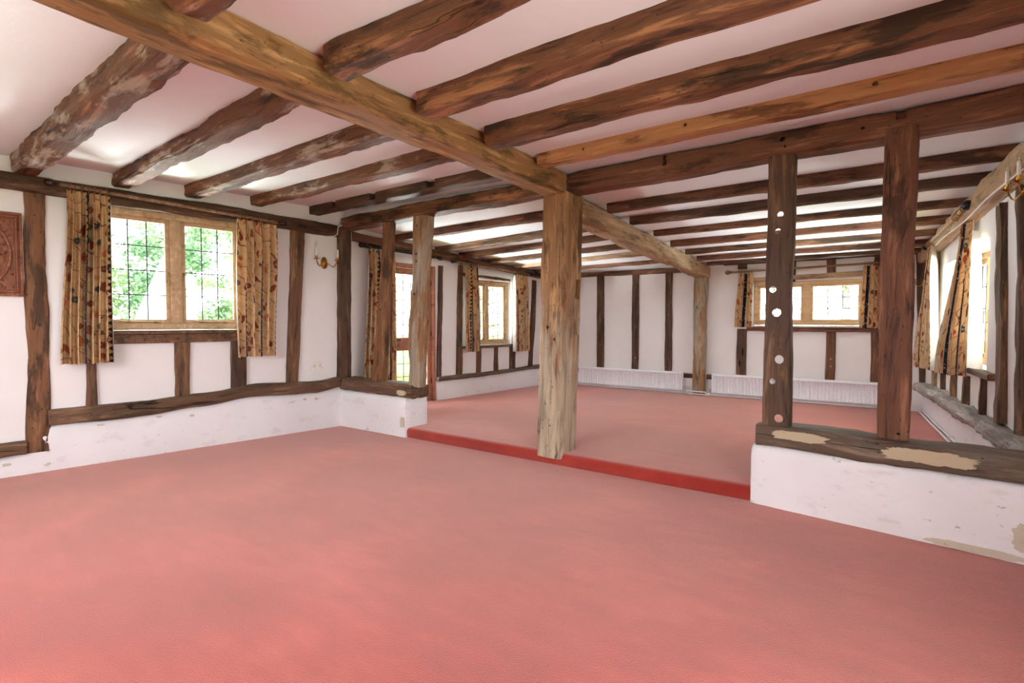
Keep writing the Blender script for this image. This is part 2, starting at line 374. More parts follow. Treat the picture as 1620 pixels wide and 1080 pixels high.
# ------------------------------------------------------------------ timber
def timber(name, p0, p1, w, h, mat, label, cat='timber', group=None, side=None, wav=.010, rad=.018, seed=0,
           taper=(1, 1), bow=0.0, bowz=0.0, holes=(), kind='thing', parent=None, seg=.07, pts=None):
    """squared old timber along p0->p1; w across (side), h in the third direction. pts: extra centre-line offsets [(t, dy, dz)]"""
    p0, p1 = V(p0), V(p1); X = (p1-p0); L = X.length; X.normalize()
    if side is None:
        Z = V((0, 0, 1)); Y = Z.cross(X).normalized()
    else:
        Y = V(side); Y = (Y - X*Y.dot(X)).normalized()
    Zl = X.cross(Y)
    M = frame(X, Y, Zl, p0)
    n = max(6, int(L/seg)); bm = bmesh.new(); rings = []
    hw, hh = w/2, h/2; r = min(rad, hw*.8, hh*.8)
    base = []
    for cx, cy, a0 in ((hw-r, hh-r, 0), (-hw+r, hh-r, 90), (-hw+r, -hh+r, 180), (hw-r, -hh+r, 270)):
        for k in range(4):
            a = math.radians(a0 + 30*k); base.append((cx + r*math.cos(a), cy + r*math.sin(a), math.cos(a), math.sin(a)))
    sec = []
    for i, q in enumerate(base):
        sec.append(q); nx = base[(i+1) % len(base)]
        if i % 4 == 3:
            for f in (.25, .5, .75):
                sec.append((q[0]+(nx[0]-q[0])*f, q[1]+(nx[1]-q[1])*f, q[2], q[3]))
    s = seed * 7.31
    for i in range(n+1):
        tt = i/n; x = L*tt; k = taper[0] + (taper[1]-taper[0])*tt
        oy = bow*math.sin(PI*tt) + wav*1.2*noise.noise((x*.9, s, 1.7)); oz = bowz*math.sin(PI*tt) + wav*.8*noise.noise((x*.9, s, 8.1))
        if pts:
            for (ta, ya, za), (tb, yb, zb) in zip(pts, pts[1:]):
                if ta <= tt <= tb:
                    f = (tt-ta)/max(1e-6, tb-ta); f = f*f*(3-2*f)
                    oy += ya+(yb-ya)*f; oz += za+(zb-za)*f; break
        rg = []
        for (y, z, ny, nz) in sec:
            d = wav*(1.25*noise.noise((x*1.7+s, y*3, z*3+s)) + .6*noise.noise((x*7+s, y*16, z*16)) + .25*noise.noise((x*22+s, y*40, z*40)))
            d -= abs(ny*nz)*wav*1.6*max(0, noise.noise((x*1.6+3*s, ny*3, nz*3))+.25)
            rg.append(bm.verts.new((x, y*k+oy+d*ny, z*k+oz+d*nz)))
        rings.append(rg)
    m = len(sec)
    for A, B in zip(rings, rings[1:]):
        for k in range(m): bm.faces.new((A[k], A[(k+1) % m], B[(k+1) % m], B[k]))
    bm.faces.new(rings[0]); bm.faces.new(rings[-1])
    bmesh.ops.recalc_face_normals(bm, faces=bm.faces)
    me = bpy.data.meshes.new(name); bm.to_mesh(me); bm.free()
    o = objm(name, me, mat, None, 40)
    o.matrix_world = M
    if holes:
        cut = bmesh.new()
        Mi = M.inverted()
        for hd in holes:
            if hd[0] == 'c':      # world centre, world axis, radius, half depth
                c, ax, rr, hdp = V(hd[1]), V(hd[2]).normalized(), hd[3], hd[4]
                u = ax.orthogonal().normalized(); Mh = frame(u, ax.cross(u), ax, c)
                lathe(cut, Mi @ Mh, [(rr, -hdp), (rr, hdp)], 14)
            else:                 # box: world centre, half sizes along local axes
                c = Mi @ V(hd[1]); a, b_, c_ = hd[2]
                box(cut, Matrix.Translation(c), -a, a, -b_, b_, -c_, c_)
        cut.normal_update(); bmesh.ops.recalc_face_normals(cut, faces=cut.faces)
        cm = bpy.data.meshes.new('cut'); cut.to_mesh(cm); cut.free()
        co = bpy.data.objects.new('cut', cm); COL.objects.link(co); co.matrix_world = M
        md = o.modifiers.new('b', 'BOOLEAN'); md.object = co; md.operation = 'DIFFERENCE'; md.solver = 'EXACT'; md.use_self = True
        bpy.context.view_layer.update()
        dg = bpy.context.evaluated_depsgraph_get()
        nm = bpy.data.meshes.new_from_object(o.evaluated_get(dg))
        o.modifiers.clear(); old = o.data; o.data = nm; nm.name = name
        bpy.data.meshes.remove(old); bpy.data.objects.remove(co); bpy.data.meshes.remove(cm)
        nm.set_sharp_from_angle(angle=math.radians(40))
    if parent is not None:
        bpy.context.view_layer.update()
        o.parent = parent; o.matrix_parent_inverse = parent.matrix_world.inverted()
    elif kind: tag(o, label, cat, group, kind)
    bpy.context.view_layer.update()
    return o

def child_mesh(name, bm, mat, parent, sharp=None):
    """part built in world coordinates under a timber that carries its own matrix"""
    bpy.context.view_layer.update()
    o = obj(name, bm, mat, None, sharp)
    o.parent = parent; o.matrix_parent_inverse = parent.matrix_world.inverted()
    return o

# ------------------------------------------------------------------ shell
def wall(name, A, B, z0, z1, thick, openings, mat, label=None, topf=None):
    """wall whose room face runs A->B (room on the left-hand side of A->B when thick<0 ... thick is signed along the right normal)"""
    A, B = V((*A, 0)), V((*B, 0)); X = (B-A); L = X.length; X.normalize(); N = V((X.y, -X.x, 0))
    xs = sorted({0, L, *[a for o in openings for a in o[:2]]}); zs = sorted({z0, z1, *[a for o in openings for a in o[2:]]})
    bm = bmesh.new()
    solid = {}
    for i in range(len(xs)-1):
        for j in range(len(zs)-1):
            cx, cz = (xs[i]+xs[i+1])/2, (zs[j]+zs[j+1])/2
            solid[i, j] = not any(o[0] < cx < o[1] and o[2] < cz < o[3] for o in openings)
    vd = {}
    def vt(i, j, k):
        if (i, j, k) not in vd:
            z = zs[j]
            if topf and j == len(zs)-1: z = topf(xs[i]/L)
            vd[i, j, k] = bm.verts.new(A + X*xs[i] + N*(thick*k) + V((0, 0, z)))
        return vd[i, j, k]
    for (i, j), sld in solid.items():
        if not sld: continue
        for k in (0, 1): bm.faces.new([vt(i, j, k), vt(i+1, j, k), vt(i+1, j+1, k), vt(i, j+1, k)])
        for di, dj, e in ((-1, 0, ((i, j), (i, j+1))), (1, 0, ((i+1, j), (i+1, j+1))), (0, -1, ((i, j), (i+1, j))), (0, 1, ((i, j+1), (i+1, j+1)))):
            if not solid.get((i+di, j+dj), False):
                (a, b), (c, d) = e
                bm.faces.new([vt(a, b, 0), vt(c, d, 0), vt(c, d, 1), vt(a, b, 1)])
    o = obj(name, bm, mat, smooth=False)
    return tag(o, label, None, None, 'structure')

Y0 = -1.9    # back of the front room
# floors
bm = bmesh.new(); box(bm, Matrix(), -7.6, 2.2, Y0-.3, 4.66, -.12, 0)
tag(obj('floor', bm, CARPET, smooth=False), 'worn red carpet of the lower front room', None, None, 'structure')
# raised floor with a soft rounded carpeted nosing
bm = bmesh.new()
prof = [(4.64, -.02), (4.632, .03), (4.63, .075), (4.638, .102), (4.655, .116), (4.69, UP), (5.2, UP), (7.6, UP), (FY+.3, UP), (FY+.3, -.12), (4.64, -.12)]
xs = [-7.0 + .25*i for i in range(34)]
rows = [[bm.verts.new((x, y + (.006*noise.noise((x*2, y, 3)) if k < 6 else 0), z)) for k, (y, z) in enumerate(prof)] for x in xs]
for a, b in zip(rows, rows[1:]):
    for k in range(len(prof)): bm.faces.new((a[k], a[(k+1) % len(prof)], b[(k+1) % len(prof)], b[k]))
bm.faces.new(rows[0]); bm.faces.new(rows[-1])
tag(obj('floor_upper', bm, CARPET), 'red carpet of the raised far room with rounded step edge', None, None, 'structure')
# ceilings
def slab(name, pts_low, t, label):
    bm = bmesh.new(); lo = [bm.verts.new(p) for p in pts_low]; hi = [bm.verts.new((p[0], p[1], p[2]+t)) for p in pts_low]
    n = len(lo); bm.faces.new(lo); bm.faces.new(hi)
    for k in range(n): bm.faces.new((lo[k], lo[(k+1) % n], hi[(k+1) % n], hi[k]))
    return tag(obj(name, bm, P_CEIL, smooth=False), label, None, None, 'structure')
bm = bmesh.new()
px = [-7.3, -2.7, 2.2]
lo = [[bm.verts.new((x, y, ceil_front(x))) for x in px] for y in (Y0-.2, 4.72)]
hi = [[bm.verts.new((x, y, 3.3)) for x in px] for y in (Y0-.2, 4.72)]
for k in range(2):
    bm.faces.new((lo[0][k], lo[0][k+1], lo[1][k+1], lo[1][k])); bm.faces.new((hi[0][k], hi[0][k+1], hi[1][k+1], hi[1][k]))
    for r in (0, 1): bm.faces.new((lo[r][k], lo[r][k+1], hi[r][k+1], hi[r][k]))
for k in (0, 2): bm.faces.new((lo[0][k], lo[1][k], hi[1][k], hi[0][k]))
tag(obj('ceiling', bm, P_CEIL, smooth=False), 'white plaster ceiling of the front room', None, None, 'structure')
slab('ceiling_far', [(-7.3, 4.72, ceil_far(4.72)), (2.2, 4.72, ceil_far(4.72)), (2.2, FY+.25, ceil_far(FY+.25)), (-7.3, FY+.25, ceil_far(FY+.25))], .45, 'white plaster ceiling of the raised far room, sloping down')

# window wall of the front room; the plaster lies 3 cm behind the plinth line
def Lp(y, off=-.03): return (LX(y)+off, y)
sL = lambda y: (y - Y0) * math.sqrt(1 + .1082**2)
wall('wall_left', Lp(Y0), Lp(4.70), 0, 3.05, -.24, [(sL(1.90), sL(3.36), 1.365, 2.665)], P_WALL, 'white plaster wall with the two-light window')
sF = lambda y: (y - 4.70) * math.sqrt(1 + .049**2)
wall('wall_left_far', (FX(4.70)-.03, 4.70), (FX(FY+.15)-.03, FY+.15), 0, 2.9, -.26,
     [(sF(5.62), sF(6.58), UP, 2.40), (sF(7.36), sF(8.62), 1.02, 2.25)], P_WALL, 'white plaster wall with the glazed door and far window')
sE = lambda x: x + 6.75
wall('wall_far', (-6.75, FY), (.55, FY), 0, 2.75, -.26, [(sE(-2.20), sE(-.57), 1.40, 2.14)], P_WALL, 'white plaster end wall behind the radiators')
sR = lambda y: (FY+.15 - y) * math.sqrt(1 + .1023**2)
wall('wall_right', (RX(FY+.15)+.03, FY+.15), (RX(4.15)+.03, 4.15), 0, 2.95, -.26, [(sR(8.75), sR(6.45), 1.02, 2.17)], P_WALL, 'white plaster wall with the side window of the raised room')
# front room, beside and behind the camera (unseen openings added to let the daylight in)
wall('wall_right_front', (.79, 4.15), (1.25, Y0), 0, 3.05, -.25, [(2.2, 3.75, .08, 2.2)], P_WALL, 'white plaster wall beside the camera')
wall('wall_back', (1.4, Y0), (-7.3, Y0), 0, 3.05, -.25, [(3.0, 6.4, 1.35, 2.5)], P_WALL, 'white plaster wall behind the camera')
# return wall where the two window walls step
bm = bmesh.new(); box(bm, Matrix(), -6.85, -6.46, 4.66, 4.86, 0, 2.95)
tag(obj('wall_return', bm, P_WALL, smooth=False), 'short white return behind the corner post', None, None, 'structure')

# plaster plinths
def plinth(name, P, Yr, zbot, ztop, depth, label, seed=1, n=60, lean=0.0, nrm=1, mat=None):
    """P(y)-> x of its foot; runs in y; room side is +x*nrm"""
    bm = bmesh.new(); rows = []
    for i in range(n+1):
        y = Yr[0] + (Yr[1]-Yr[0])*i/n; x = P(y); zt = ztop(y); r = []
        j = .012*noise.noise((y*5, seed, 2)) + .006*noise.noise((y*19, seed, 4))
        for f, (o, z) in enumerate(((-depth, zbot), (.0, zbot), (.004, zbot+.03), (lean*.4, zbot+(zt-zbot)*.35), (lean*.75, zbot+(zt-zbot)*.7), (lean*.95-.006, zt-.03+j), (lean-.022, zt+j), (-depth, zt+j))):
            d = .010*noise.noise((y*2.3, z*3, seed)) + .005*noise.noise((y*9, z*9, seed+5)) if 0 < f < 7 else 0
            r.append(bm.verts.new((x + nrm*(o+d), y, z)))
        rows.append(r)
    m = 8
    for a, b in zip(rows, rows[1:]):
        for k in range(m): bm.faces.new((a[k], a[(k+1) % m], b[(k+1) % m], b[k]))
    bm.faces.new(rows[0]); bm.faces.new(rows[-1])
    return tag(obj(name, bm, mat or P_PLINTH, None, 50), label, None, None, 'structure')

def interp(tab):
    def f(y):
        if y <= tab[0][0]: return tab[0][1]
        for (a, va), (b, vb) in zip(tab, tab[1:]):
            if y <= b:
                t = (y-a)/(b-a); t = t*t*(3-2*t); return va+(vb-va)*t
        return tab[-1][1]
    return f
plinth('baseboard_left', LX, (Y0, 4.60), 0, interp([(.9, .19), (1.15, .195), (1.34, .24), (1.47, .40), (1.55, .445), (2.1, .44), (2.7, .485), (3.4, .53), (4.06, .49), (4.5, .515)]), .07, 'low rough white plaster plinth under the window wall', 1, 110)
plinth('baseboard_left_far', FX, (6.58, FY), UP, interp([(6.5, .45), (7.5, .45), (8.5, .46), (10, .48)]), .07, 'low white plaster plinth between garden door and end wall', 3, 60)
plinth('baseboard_right', RX, (4.55, 9.86), UP, interp([(4.5, .49), (6.5, .47), (9, .47), (9.9, .5)]), .10, 'low white plaster plinth under the grey rotten timber', 5, 80, lean=.03, nrm=-1)

# dwarf walls of the open screen
def dwarf(name, x0, x1, yA, yB, th, z0, z1, seed, label, round_lo=.05, round_hi=.02):
    n = 40; bm = bmesh.new()
    y = lambda x: yA + (yB-yA)*(x-x0)/(x1-x0)
    # plan outline, rounded ends
    out = []
    N = 26
    for i in range(N+1): out.append((x0 + (x1-x0)*i/N, 0, -1))
    for i in range(1, 7): out.append((x1, th*i/7, 1))
    for i in range(N+1): out.append((x1 + (x0-x1)*i/N, th, 1))
    for i in range(1, 7): out.append((x0, th*(1-i/7), -1))
    rows = []
    zs = [z0 + (z1-z0)*k/9 for k in range(8)] + [z1-.035, z1-.012, z1]
    cx, cy = (x0+x1)/2, th/2
    for z in zs:
        ins = 0 if z < z1-.036 else (.006 if z < z1-.02 else (.018 if z < z1-.001 else .04))
        r = []
        for (x, dy, _) in out:
            rr = .045
            px_, py_ = x, dy
            # round the plan corners
            for (ex, sx) in ((x0, 1), (x1, -1)):
                for (ey, sy) in ((0, 1), (th, -1)):
                    ax, ay = (px_-ex)*sx, (py_-ey)*sy
                    if ax < rr and ay < rr:
                        d = V((ax-rr, ay-rr)); l = d.length
                        if l > rr: d = d/l*rr; px_, py_ = ex+sx*(rr+d.x), ey+sy*(rr+d.y)
            px_ += (ins if px_ < cx else -ins) if min(px_-x0, x1-px_) < .08 else 0
            py_ += ins if py_ < cy else -ins
            d = .010*noise.noise((x*2.6, z*3, seed+dy)) + .004*noise.noise((x*10, z*10, seed+dy))
            py_ += d
            r.append(bm.verts.new((px_, y(px_)+py_, z + (.008*noise.noise((x*6, dy*6, seed)) if z > z1-.05 else 0))))
        rows.append(r)
    m = len(out)
    for a, b in zip(rows, rows[1:]):
        for k in range(m): bm.faces.new((a[k], a[(k+1) % m], b[(k+1) % m], b[k]))
    bm.faces.new(rows[0]); bm.faces.new(rows[-1])
    return tag(obj(name, bm, P_PLINTH, None, 45), label, None, None, 'structure')
dwarf('wall_dwarf_left', -6.47, -5.08, 4.60, 4.605, .41, -.02, .505, 2, 'low white plastered dwarf wall under the two studs by the window wall')
dwarf('wall_dwarf_right', -1.02, .72, 4.59, 4.355, .34, -.02, .475, 6, 'low white plastered dwarf wall under the pegged stud and broad stud')

# ------------------------------------------------------------------ main frame of the building
T = 'timber'
timber('main_beam', (-2.655, Y0+.05, 2.832), (-2.872, 4.60, 2.832), .265, .205, W_GOLD, 'long golden oak main beam running overhead from the camera to the central post', 'beam', seed=1, wav=.014, rad=.034)
timber('cross_beam', (-6.36, 4.715, 2.825), (-3.03, 4.715, 2.835), .23, .165, W_JOIST, 'brown cross beam between corner post and central post, over two slim studs', 'beam', seed=2, wav=.014, rad=.03,
       holes=[('c', (-5.52, 4.6, 2.82), (0, 1, 0), .014, .05), ('c', (-4.2, 4.6, 2.83), (0, 1, 0), .014, .05)])
timber('cross_beam', (-2.73, 4.715, 2.818), (.74, 4.715, 2.838), .23, .185, W_RED, 'dark red-brown cross beam from the central post over the pegged and broad studs', 'beam', seed=3, wav=.012, rad=.025,
       holes=[('b', (-1.75, 4.6, 2.86), (.02, .05, .045)), ('b', (-.08, 4.6, 2.895), (.03, .06, .05)), ('c', (-.82, 4.6, 2.86), (0, 1, 0), .02, .06), ('c', (-.80, 4.6, 2.80), (0, 1, 0), .01, .05), ('c', (-.30, 4.6, 2.83), (0, 1, 0), .012, .05)])
timber('far_beam', (-2.955, 4.86, 2.685), (-3.07, 10.04, 2.375), .23, .255, W_PLATE, 'pale worm-eaten beam running from the central post to the end wall', 'beam', seed=4, wav=.022, rad=.055, taper=(1, 1.0),
       holes=[('c', (-2.94, 9.3, 2.45), (1, 0, 0), .025, .05)])
# central post with mortises down its edge
cp = timber('central_post', (-2.948, 4.765, .07), (-2.885, 4.765, 2.745), .30, .335, W_CPOST, 'thick weathered oak post standing alone on the edge of the carpeted step', 'post', side=(1, 0, 0), seed=5, wav=.016, rad=.035,
       holes=[('b', (-2.745, 4.84, 1.79), (.10, .03, .05)), ('b', (-2.745, 4.84, 1.22), (.10, .03, .05)), ('b', (-2.765, 4.83, .61), (.10, .03, .05)), ('b', (-2.755, 4.845, 1.0), (.62, .02, .008)),
              ('c', (-2.90, 4.6, .8), (0, 1, 0), .009, .04), ('c', (-2.98, 4.6, .62), (0, 1, 0), .009, .04), ('c', (-2.93, 4.6, .40), (0, 1, 0), .010, .04), ('c', (-3.02, 4.6, .45), (0, 1, 0), .007, .04),
              ('c', (-2.87, 4.6, 1.28), (0, 1, 0), .018, .04), ('c', (-2.96, 4.6, 1.40), (0, 1, 0), .02, .05)])
bm = bmesh.new(); lathe(bm, frame(V((1, 0, 0)), V((0, 0, 1)), V((0, -1, 0)), V((-2.80, 4.605, 2.62))), [(.017, -.03), (.017, .008), (.012, .012), (0, .012)], 12)
child_mesh('wooden_peg', bm, W_STUD, cp)
# slim studs on the window side
timber('screen_stud', (-5.655, 4.69, .655), (-5.455, 4.69, 2.755), .20, .13, W_POST2, 'thinner leaning stud nearest the corner post on the low dwarf wall', 'stud', side=(1, 0, 0), seed=6, wav=.016, rad=.03, taper=(1.0, .78),
       holes=[('c', (-5.50, 4.62, 2.28), (0, 1, 0), .014, .05), ('c', (-5.53, 4.62, 2.05), (0, 1, 0), .012, .05), ('c', (-5.58, 4.62, 1.62), (0, 1, 0), .014, .05)])
timber('screen_stud', (-4.97, 4.70, .655), (-4.845, 4.70, 2.755), .21, .17, W_POST, 'thicker knotty stud at the free end of the low dwarf wall', 'stud', side=(1, 0, 0), seed=7, wav=.020, rad=.035,
       holes=[('c', (-4.86, 4.62, 2.63), (0, 1, 0), .014, .05), ('c', (-4.88, 4.62, 2.29), (0, 1, 0), .018, .06), ('c', (-4.885, 4.62, 2.2), (0, 1, 0), .014, .05), ('c', (-4.92, 4.62, 1.8), (0, 1, 0), .016, .05)])
# pegged stud: holes right through it
ph = []
for hx, hz, rr in ((-.827, 2.295, .026), (-.843, 2.166, .024), (-.872, 1.712, .026), (-.842, 1.529, .033), (-.818, 1.159, .035), (-.865, .983, .024), (-.815, .69, .034)):
    ph.append(('c', (hx-.008, 4.66, hz), (hx*.72, 4.6, (hz-1.45)*.8), rr, .2))
timber('pegged_stud', (-.832, 4.665, .635), (-.828, 4.665, 2.775), .192, .105, W_PEG, 'dark upright stud pierced by a row of round peg holes, on the right dwarf wall', 'stud', side=(1, 0, 0), seed=8, wav=.009, rad=.012, holes=ph)
timber('screen_stud', (-.085, 4.625, .635), (-.08, 4.665, 2.79), .19, .15, W_RED, 'broad smooth reddish stud, second upright on the right dwarf wall', 'stud', side=(1, 0, 0), seed=9, wav=.010, rad=.014,
       holes=[('c', (.01, 4.57, .70), (0, 1, 0), .014, .04), ('c', (-.05, 4.57, .68), (0, 1, 0), .01, .04)])
# sills of the screen
sl = timber('sill_beam', (-6.40, 4.735, .592), (-4.945, 4.735, .572), .29, .165, W_LSILL, 'worn brown sill timber on the low dwarf wall by the window wall', 'sill timber', seed=10, wav=.016, rad=.03, bowz=.015)
sr = timber('sill_beam', (-.955, 4.745, .556), (.74, 4.50, .556), .31, .165, W_SILL, 'cracked weathered sill timber under the pegged and broad studs', 'sill timber', seed=11, wav=.013, rad=.02)
def patch(name, pts, parent, th=.014, seed=1, jag=.012, label=None):
    """irregular filler patch: list of (centre, u axis, v axis, half u, half v)"""
    bm = bmesh.new()
    for c, u, v, hu, hv in pts:
        c, u, v = V(c), V(u).normalized(), V(v).normalized(); nn = u.cross(v)
        n = 90; a, b = [], []
        for k in range(n):
            an = 2*PI*k/n; cu, cv = math.cos(an), math.sin(an)
            e = 1 + .22*noise.noise((cu*2.2, cv*2.2, seed)) + .14*noise.noise((cu*6, cv*6, seed+3)) + .10*noise.noise((cu*17, cv*17, seed+6))
            sg = lambda q: math.copysign(abs(q)**.7, q)
            p = c + u*(hu*sg(cu)*e) + v*(hv*sg(cv)*e)
            a.append(bm.verts.new(p - nn*.02)); b.append(bm.verts.new(p + nn*th))
        for k in range(n): bm.faces.new((a[k], a[(k+1) % n], b[(k+1) % n], b[k]))
        bm.faces.new(b); bm.faces.new(a)
    o = child_mesh(name, bm, P_BARE if name == 'bare_plaster' else P_FILL, parent)
    if label: o['label'] = label
    return o
du = V((1.695, -.245, 0)).normalized(); fo = V((-.1445, -1, 0)).normalized()
def onsill(x, z): return V((x, 4.745 - .1445*(x+.955) - .156, z))
patch('filler_or_glint', [(onsill(-.66, .585), du, (0, 0, 1), .19, .035)], sr, seed=2, label='cream filler patch')
patch('filler_or_glint', [(onsill(.12, .565), du, (0, 0, 1), .25, .045)], sr, seed=5, label='cream filler patch')
patch('filler_or_glint', [(V((-5.13, 4.588, .565)), (1, 0, 0), (0, 0, 1), .075, .033)], sl, seed=8, label='cream filler patch')
bm = bmesh.new(); box(bm, frame(V((.98, .18, 0)), V((-.18, .98, 0)), V((0, 0, 1)), V((-5.36, 4.70, .672))), -.17, .17, -.05, .05, -.004, .006, .003)
child_mesh('filler_or_glint', bm, P_FILL, sl)['label'] = 'pale strip of reflected light on top of the sill'  # light reflecting off the sill top, laid on as a pale strip

# places where the limewash has come away
wdl = bpy.data.objects['wall_dwarf_left']; wdr = bpy.data.objects['wall_dwarf_right']; bl = bpy.data.objects['baseboard_left']
BARE = 'bare patch of sandy plaster'
patch('bare_plaster', [(V((-5.135, 4.598, .19)), (1, 0, 0), (0, 0, 1), .032, .065)], wdl, .006, 21, label=BARE)
yR = lambda x: 4.59 - .135*(x+1.02)
patch('bare_plaster', [(V((.575, yR(.575)-.006, .16)), (.99, -.134, 0), (0, 0, 1), .05, .085)], wdr, .008, 24, label=BARE)
patch('bare_plaster', [(V((.36, yR(.36)-.004, .028)), (.99, -.134, 0), (0, 0, 1), .24, .022)], wdr, .008, 27, label=BARE)
for k, (py, pz_, a, b) in enumerate(((1.19, .12, .03, .012), (2.74, .385, .02, .014), (2.42, .41, .025, .007), (4.08, .43, .02, .012), (4.24, .42, .018, .015), (1.9, .395, .03, .006))):
    patch('bare_plaster', [(V((LX(py)+.002, py, pz_)), (.1075, .994, 0), (0, 0, 1), a, b)], bl, .008, 30+k, label=BARE)

# ------------------------------------------------------------------ window wall of the front room: timbers
def onL(y, off, z): return V((LX(y)+off, y, z))
sideL = (.1082, 1, 0)
timber('wall_plate', onL(Y0+.1, -.01, 2.80), onL(4.58, -.01, 2.71), .10, .16, W_DARK, 'dark wall plate above the near curtains in the front room', 'wall plate', seed=20, wav=.012, rad=.02, bowz=.01,
       holes=[('b', onL(1.30, .04, 2.79), (.10, .02, .025)), ('b', onL(4.05, .04, 2.70), (.06, .02, .018)), ('b', onL(4.45, .04, 2.69), (.05, .02, .018))])
timber('wall_post', onL(1.41, -.045, .20), onL(1.445, -.03, 2.725), .16, .08, W_POST2, 'broad worm-holed brown post between the carved panel and the near curtain', 'post', side=sideL, seed=21, wav=.014, rad=.02, taper=(1.15, .95),
       pts=[(0, .0, 0), (.35, .012, 0), (.7, 0, 0), (1, 0, 0)])
lo = [(1.793, 1.875, .60, 1.24, W_STUD, 'short narrow stud below the near curtain in the front room'),
      (2.585, 2.738, .62, 1.235, W_STUD, 'short stud under the middle of the near window'),
      (3.172, 3.340, .66, 1.235, W_DARK, 'short dark stud with a peg hole under the second near curtain')]
for i, (a, b, z0, z1, m, lb) in enumerate(lo):
    y = (a+b)/2
    timber('short_stud', onL(y, -.025, z0), onL(y+.005, -.025, z1), (b-a), .07, m, lb, 'stud', 'short studs under the near window', side=sideL, seed=22+i, wav=.009, rad=.012,
           holes=[('c', onL(y+.02, 0, 1.02), (1, 0, 0), .018, .05)] if i == 2 else ())
timber('wall_stud', onL(3.915, -.02, .66), onL(4.03, -.02, 2.66), .165, .07, W_STUD, 'leaning stud between the near window and the brass wall light', 'stud', side=sideL, seed=26, wav=.012, rad=.015, taper=(.92, 1.1))
timber('corner_post', (LX(4.6)-.05, 4.655, .62), (LX(4.6)-.045, 4.68, 2.78), .19, .20, W_DARK, 'dark corner post where the window wall meets the open screen', 'post', side=(0, 1, 0), seed=27, wav=.012, rad=.02)
timber('sill_beam', onL(1.49, -.0, .525), onL(4.585, .0, .60), .11, .155, W_LSILL, 'long dark sill timber above the plinth beneath the near window', 'sill timber', seed=28, wav=.012, rad=.025,
       pts=[(0, 0, 0), (.2, 0, -.02), (.45, 0, .0), (.62, 0, .04), (.8, 0, .0), (.9, 0, -.01), (1, 0, .02)])
timber('sill_beam', onL(Y0+.1, -.0, .262), onL(1.33, -.0, .268), .11, .13, W_LSILL, 'low stub of sill timber below the carved panel', 'sill timber', seed=29, wav=.012, rad=.03)

# ------------------------------------------------------------------ ceiling joists
def jo(xa, xb, ya, yb, w, h, mat, label, group, seed, cf, wav=.016, rad=.022, holes=(), sink=.025, bowz=0, bow=0):
    za = cf(xa, ya); zb = cf(xb, yb)
    return timber('ceiling_joist', (xa, ya+w/2, za-h/2+sink/2), (xb, yb+w/2, zb-h/2+sink/2), w, h+sink, mat, label, 'joist', group, seed=seed, wav=wav, rad=rad, holes=holes, bow=bow, bowz=bowz)
cf1 = lambda x, y: ceil_front(x)
G1, G2 = 'front room joists on the window side of the main beam', 'front room joists on the open side of the main beam'
for i, (ya, yb, w, h, m, lb) in enumerate((
    (1.27, 1.09, .185, .165, W_ROUGH, 'rugged flaky joist nearest the camera on the window side of the main beam'),
    (2.05, 1.80, .165, .125, W_ROUGH, 'knotted flaky joist, second from the camera on the window side of the main beam'),
    (2.74, 2.57, .165, .125, W_ROUGH, 'greyish cracked joist, third from the camera on the window side of the main beam'),
    (3.45, 3.28, .155, .11, W_ROUGH, 'speckled brown joist, fourth from the camera on the window side of the main beam'),
    (4.20, 4.03, .15, .105, W_DARK, 'dark notched joist just in front of the cross beam, window side of main beam'))):
    y5 = (ya+yb)/2
    jo(-6.72, -2.75, ya, yb, w, h, m, lb, G1, 30+i, cf1, wav=(.022, .022, .018, .015, .009)[i], rad=(.024, .024, .02, .018, .012)[i],
       holes=[('b', (-5.9, 4.17, 2.95), (.05, .05, .05)), ('b', (-5.1, 4.13, 2.94), (.06, .05, .05)), ('b', (-4.1, 4.1, 2.92), (.07, .06, .045))] if i == 4 else ())
for i, (x0, ya, yb, w, h, m, lb) in enumerate((
    (-2.54, 1.0, 1.0, .17, .15, W_ROUGH, 'stub-like joist at the top of the view, nearest the camera on the open side'),
    (-2.55, 1.77, 1.79, .17, .13, W_JOIST, 'waney brown joist with rounded end, second from camera on the open side'),
    (-2.58, 2.44, 2.46, .175, .135, W_JOIST, 'straight golden-brown joist, third from camera on the open side of the main beam'),
    (-2.61, 3.18, 3.20, .18, .135, W_JOIST, 'big dark-figured joist, fourth from camera on the open side of the main beam'),
    (-2.66, 3.95, 3.95, .155, .10, W_ORANGE, 'slim orange-faced joist just in front of the cross beam on the open side'))):
    jo(x0, 1.05, ya, yb, w, h, m, lb, G2, 40+i, cf1, wav=(.024, .022, .014, .016, .009)[i], rad=(.03, .035, .022, .022, .013)[i],
       holes=[('c', (-2.2, 3.95, 2.88), (0, 1, 0), .012, .04), ('c', (-1.35, 3.95, 2.89), (0, 1, 0), .014, .04), ('c', (-.2, 3.95, 2.89), (0, 1, 0), .016, .04)] if i == 4 else ())
cf2 = lambda x, y: ceil_far(y)
ordn = ['first', 'second', 'third', 'fourth', 'fifth', 'sixth', 'last']
jy = [5.55, 6.20, 7.02, 7.72, 8.42, 9.05, 9.66]
rx_end = [.62, .56, .49, .42, .35, .285, .22]
for i, y in enumerate(jy):
    m = (W_RED, W_DARK, W_JOIST, W_RED, W_STUD, W_RED, W_DARK)[i]
    jo(-2.78 - .02*i, rx_end[i]+.03, y, y, .115, (.10, .10, .075, .085, .08, .08, .06)[i], m, f'{ordn[i]} joist behind the dark cross beam, on the side-window half of the raised room', 'raised room joists on the side-window half', 50+i, cf2, wav=.010, rad=.016)
ky = [(5.60, 5.45), (6.57, 6.22), (7.15, 6.85), (7.90, 7.55), (8.62, 8.2), (9.28, 9.08)]
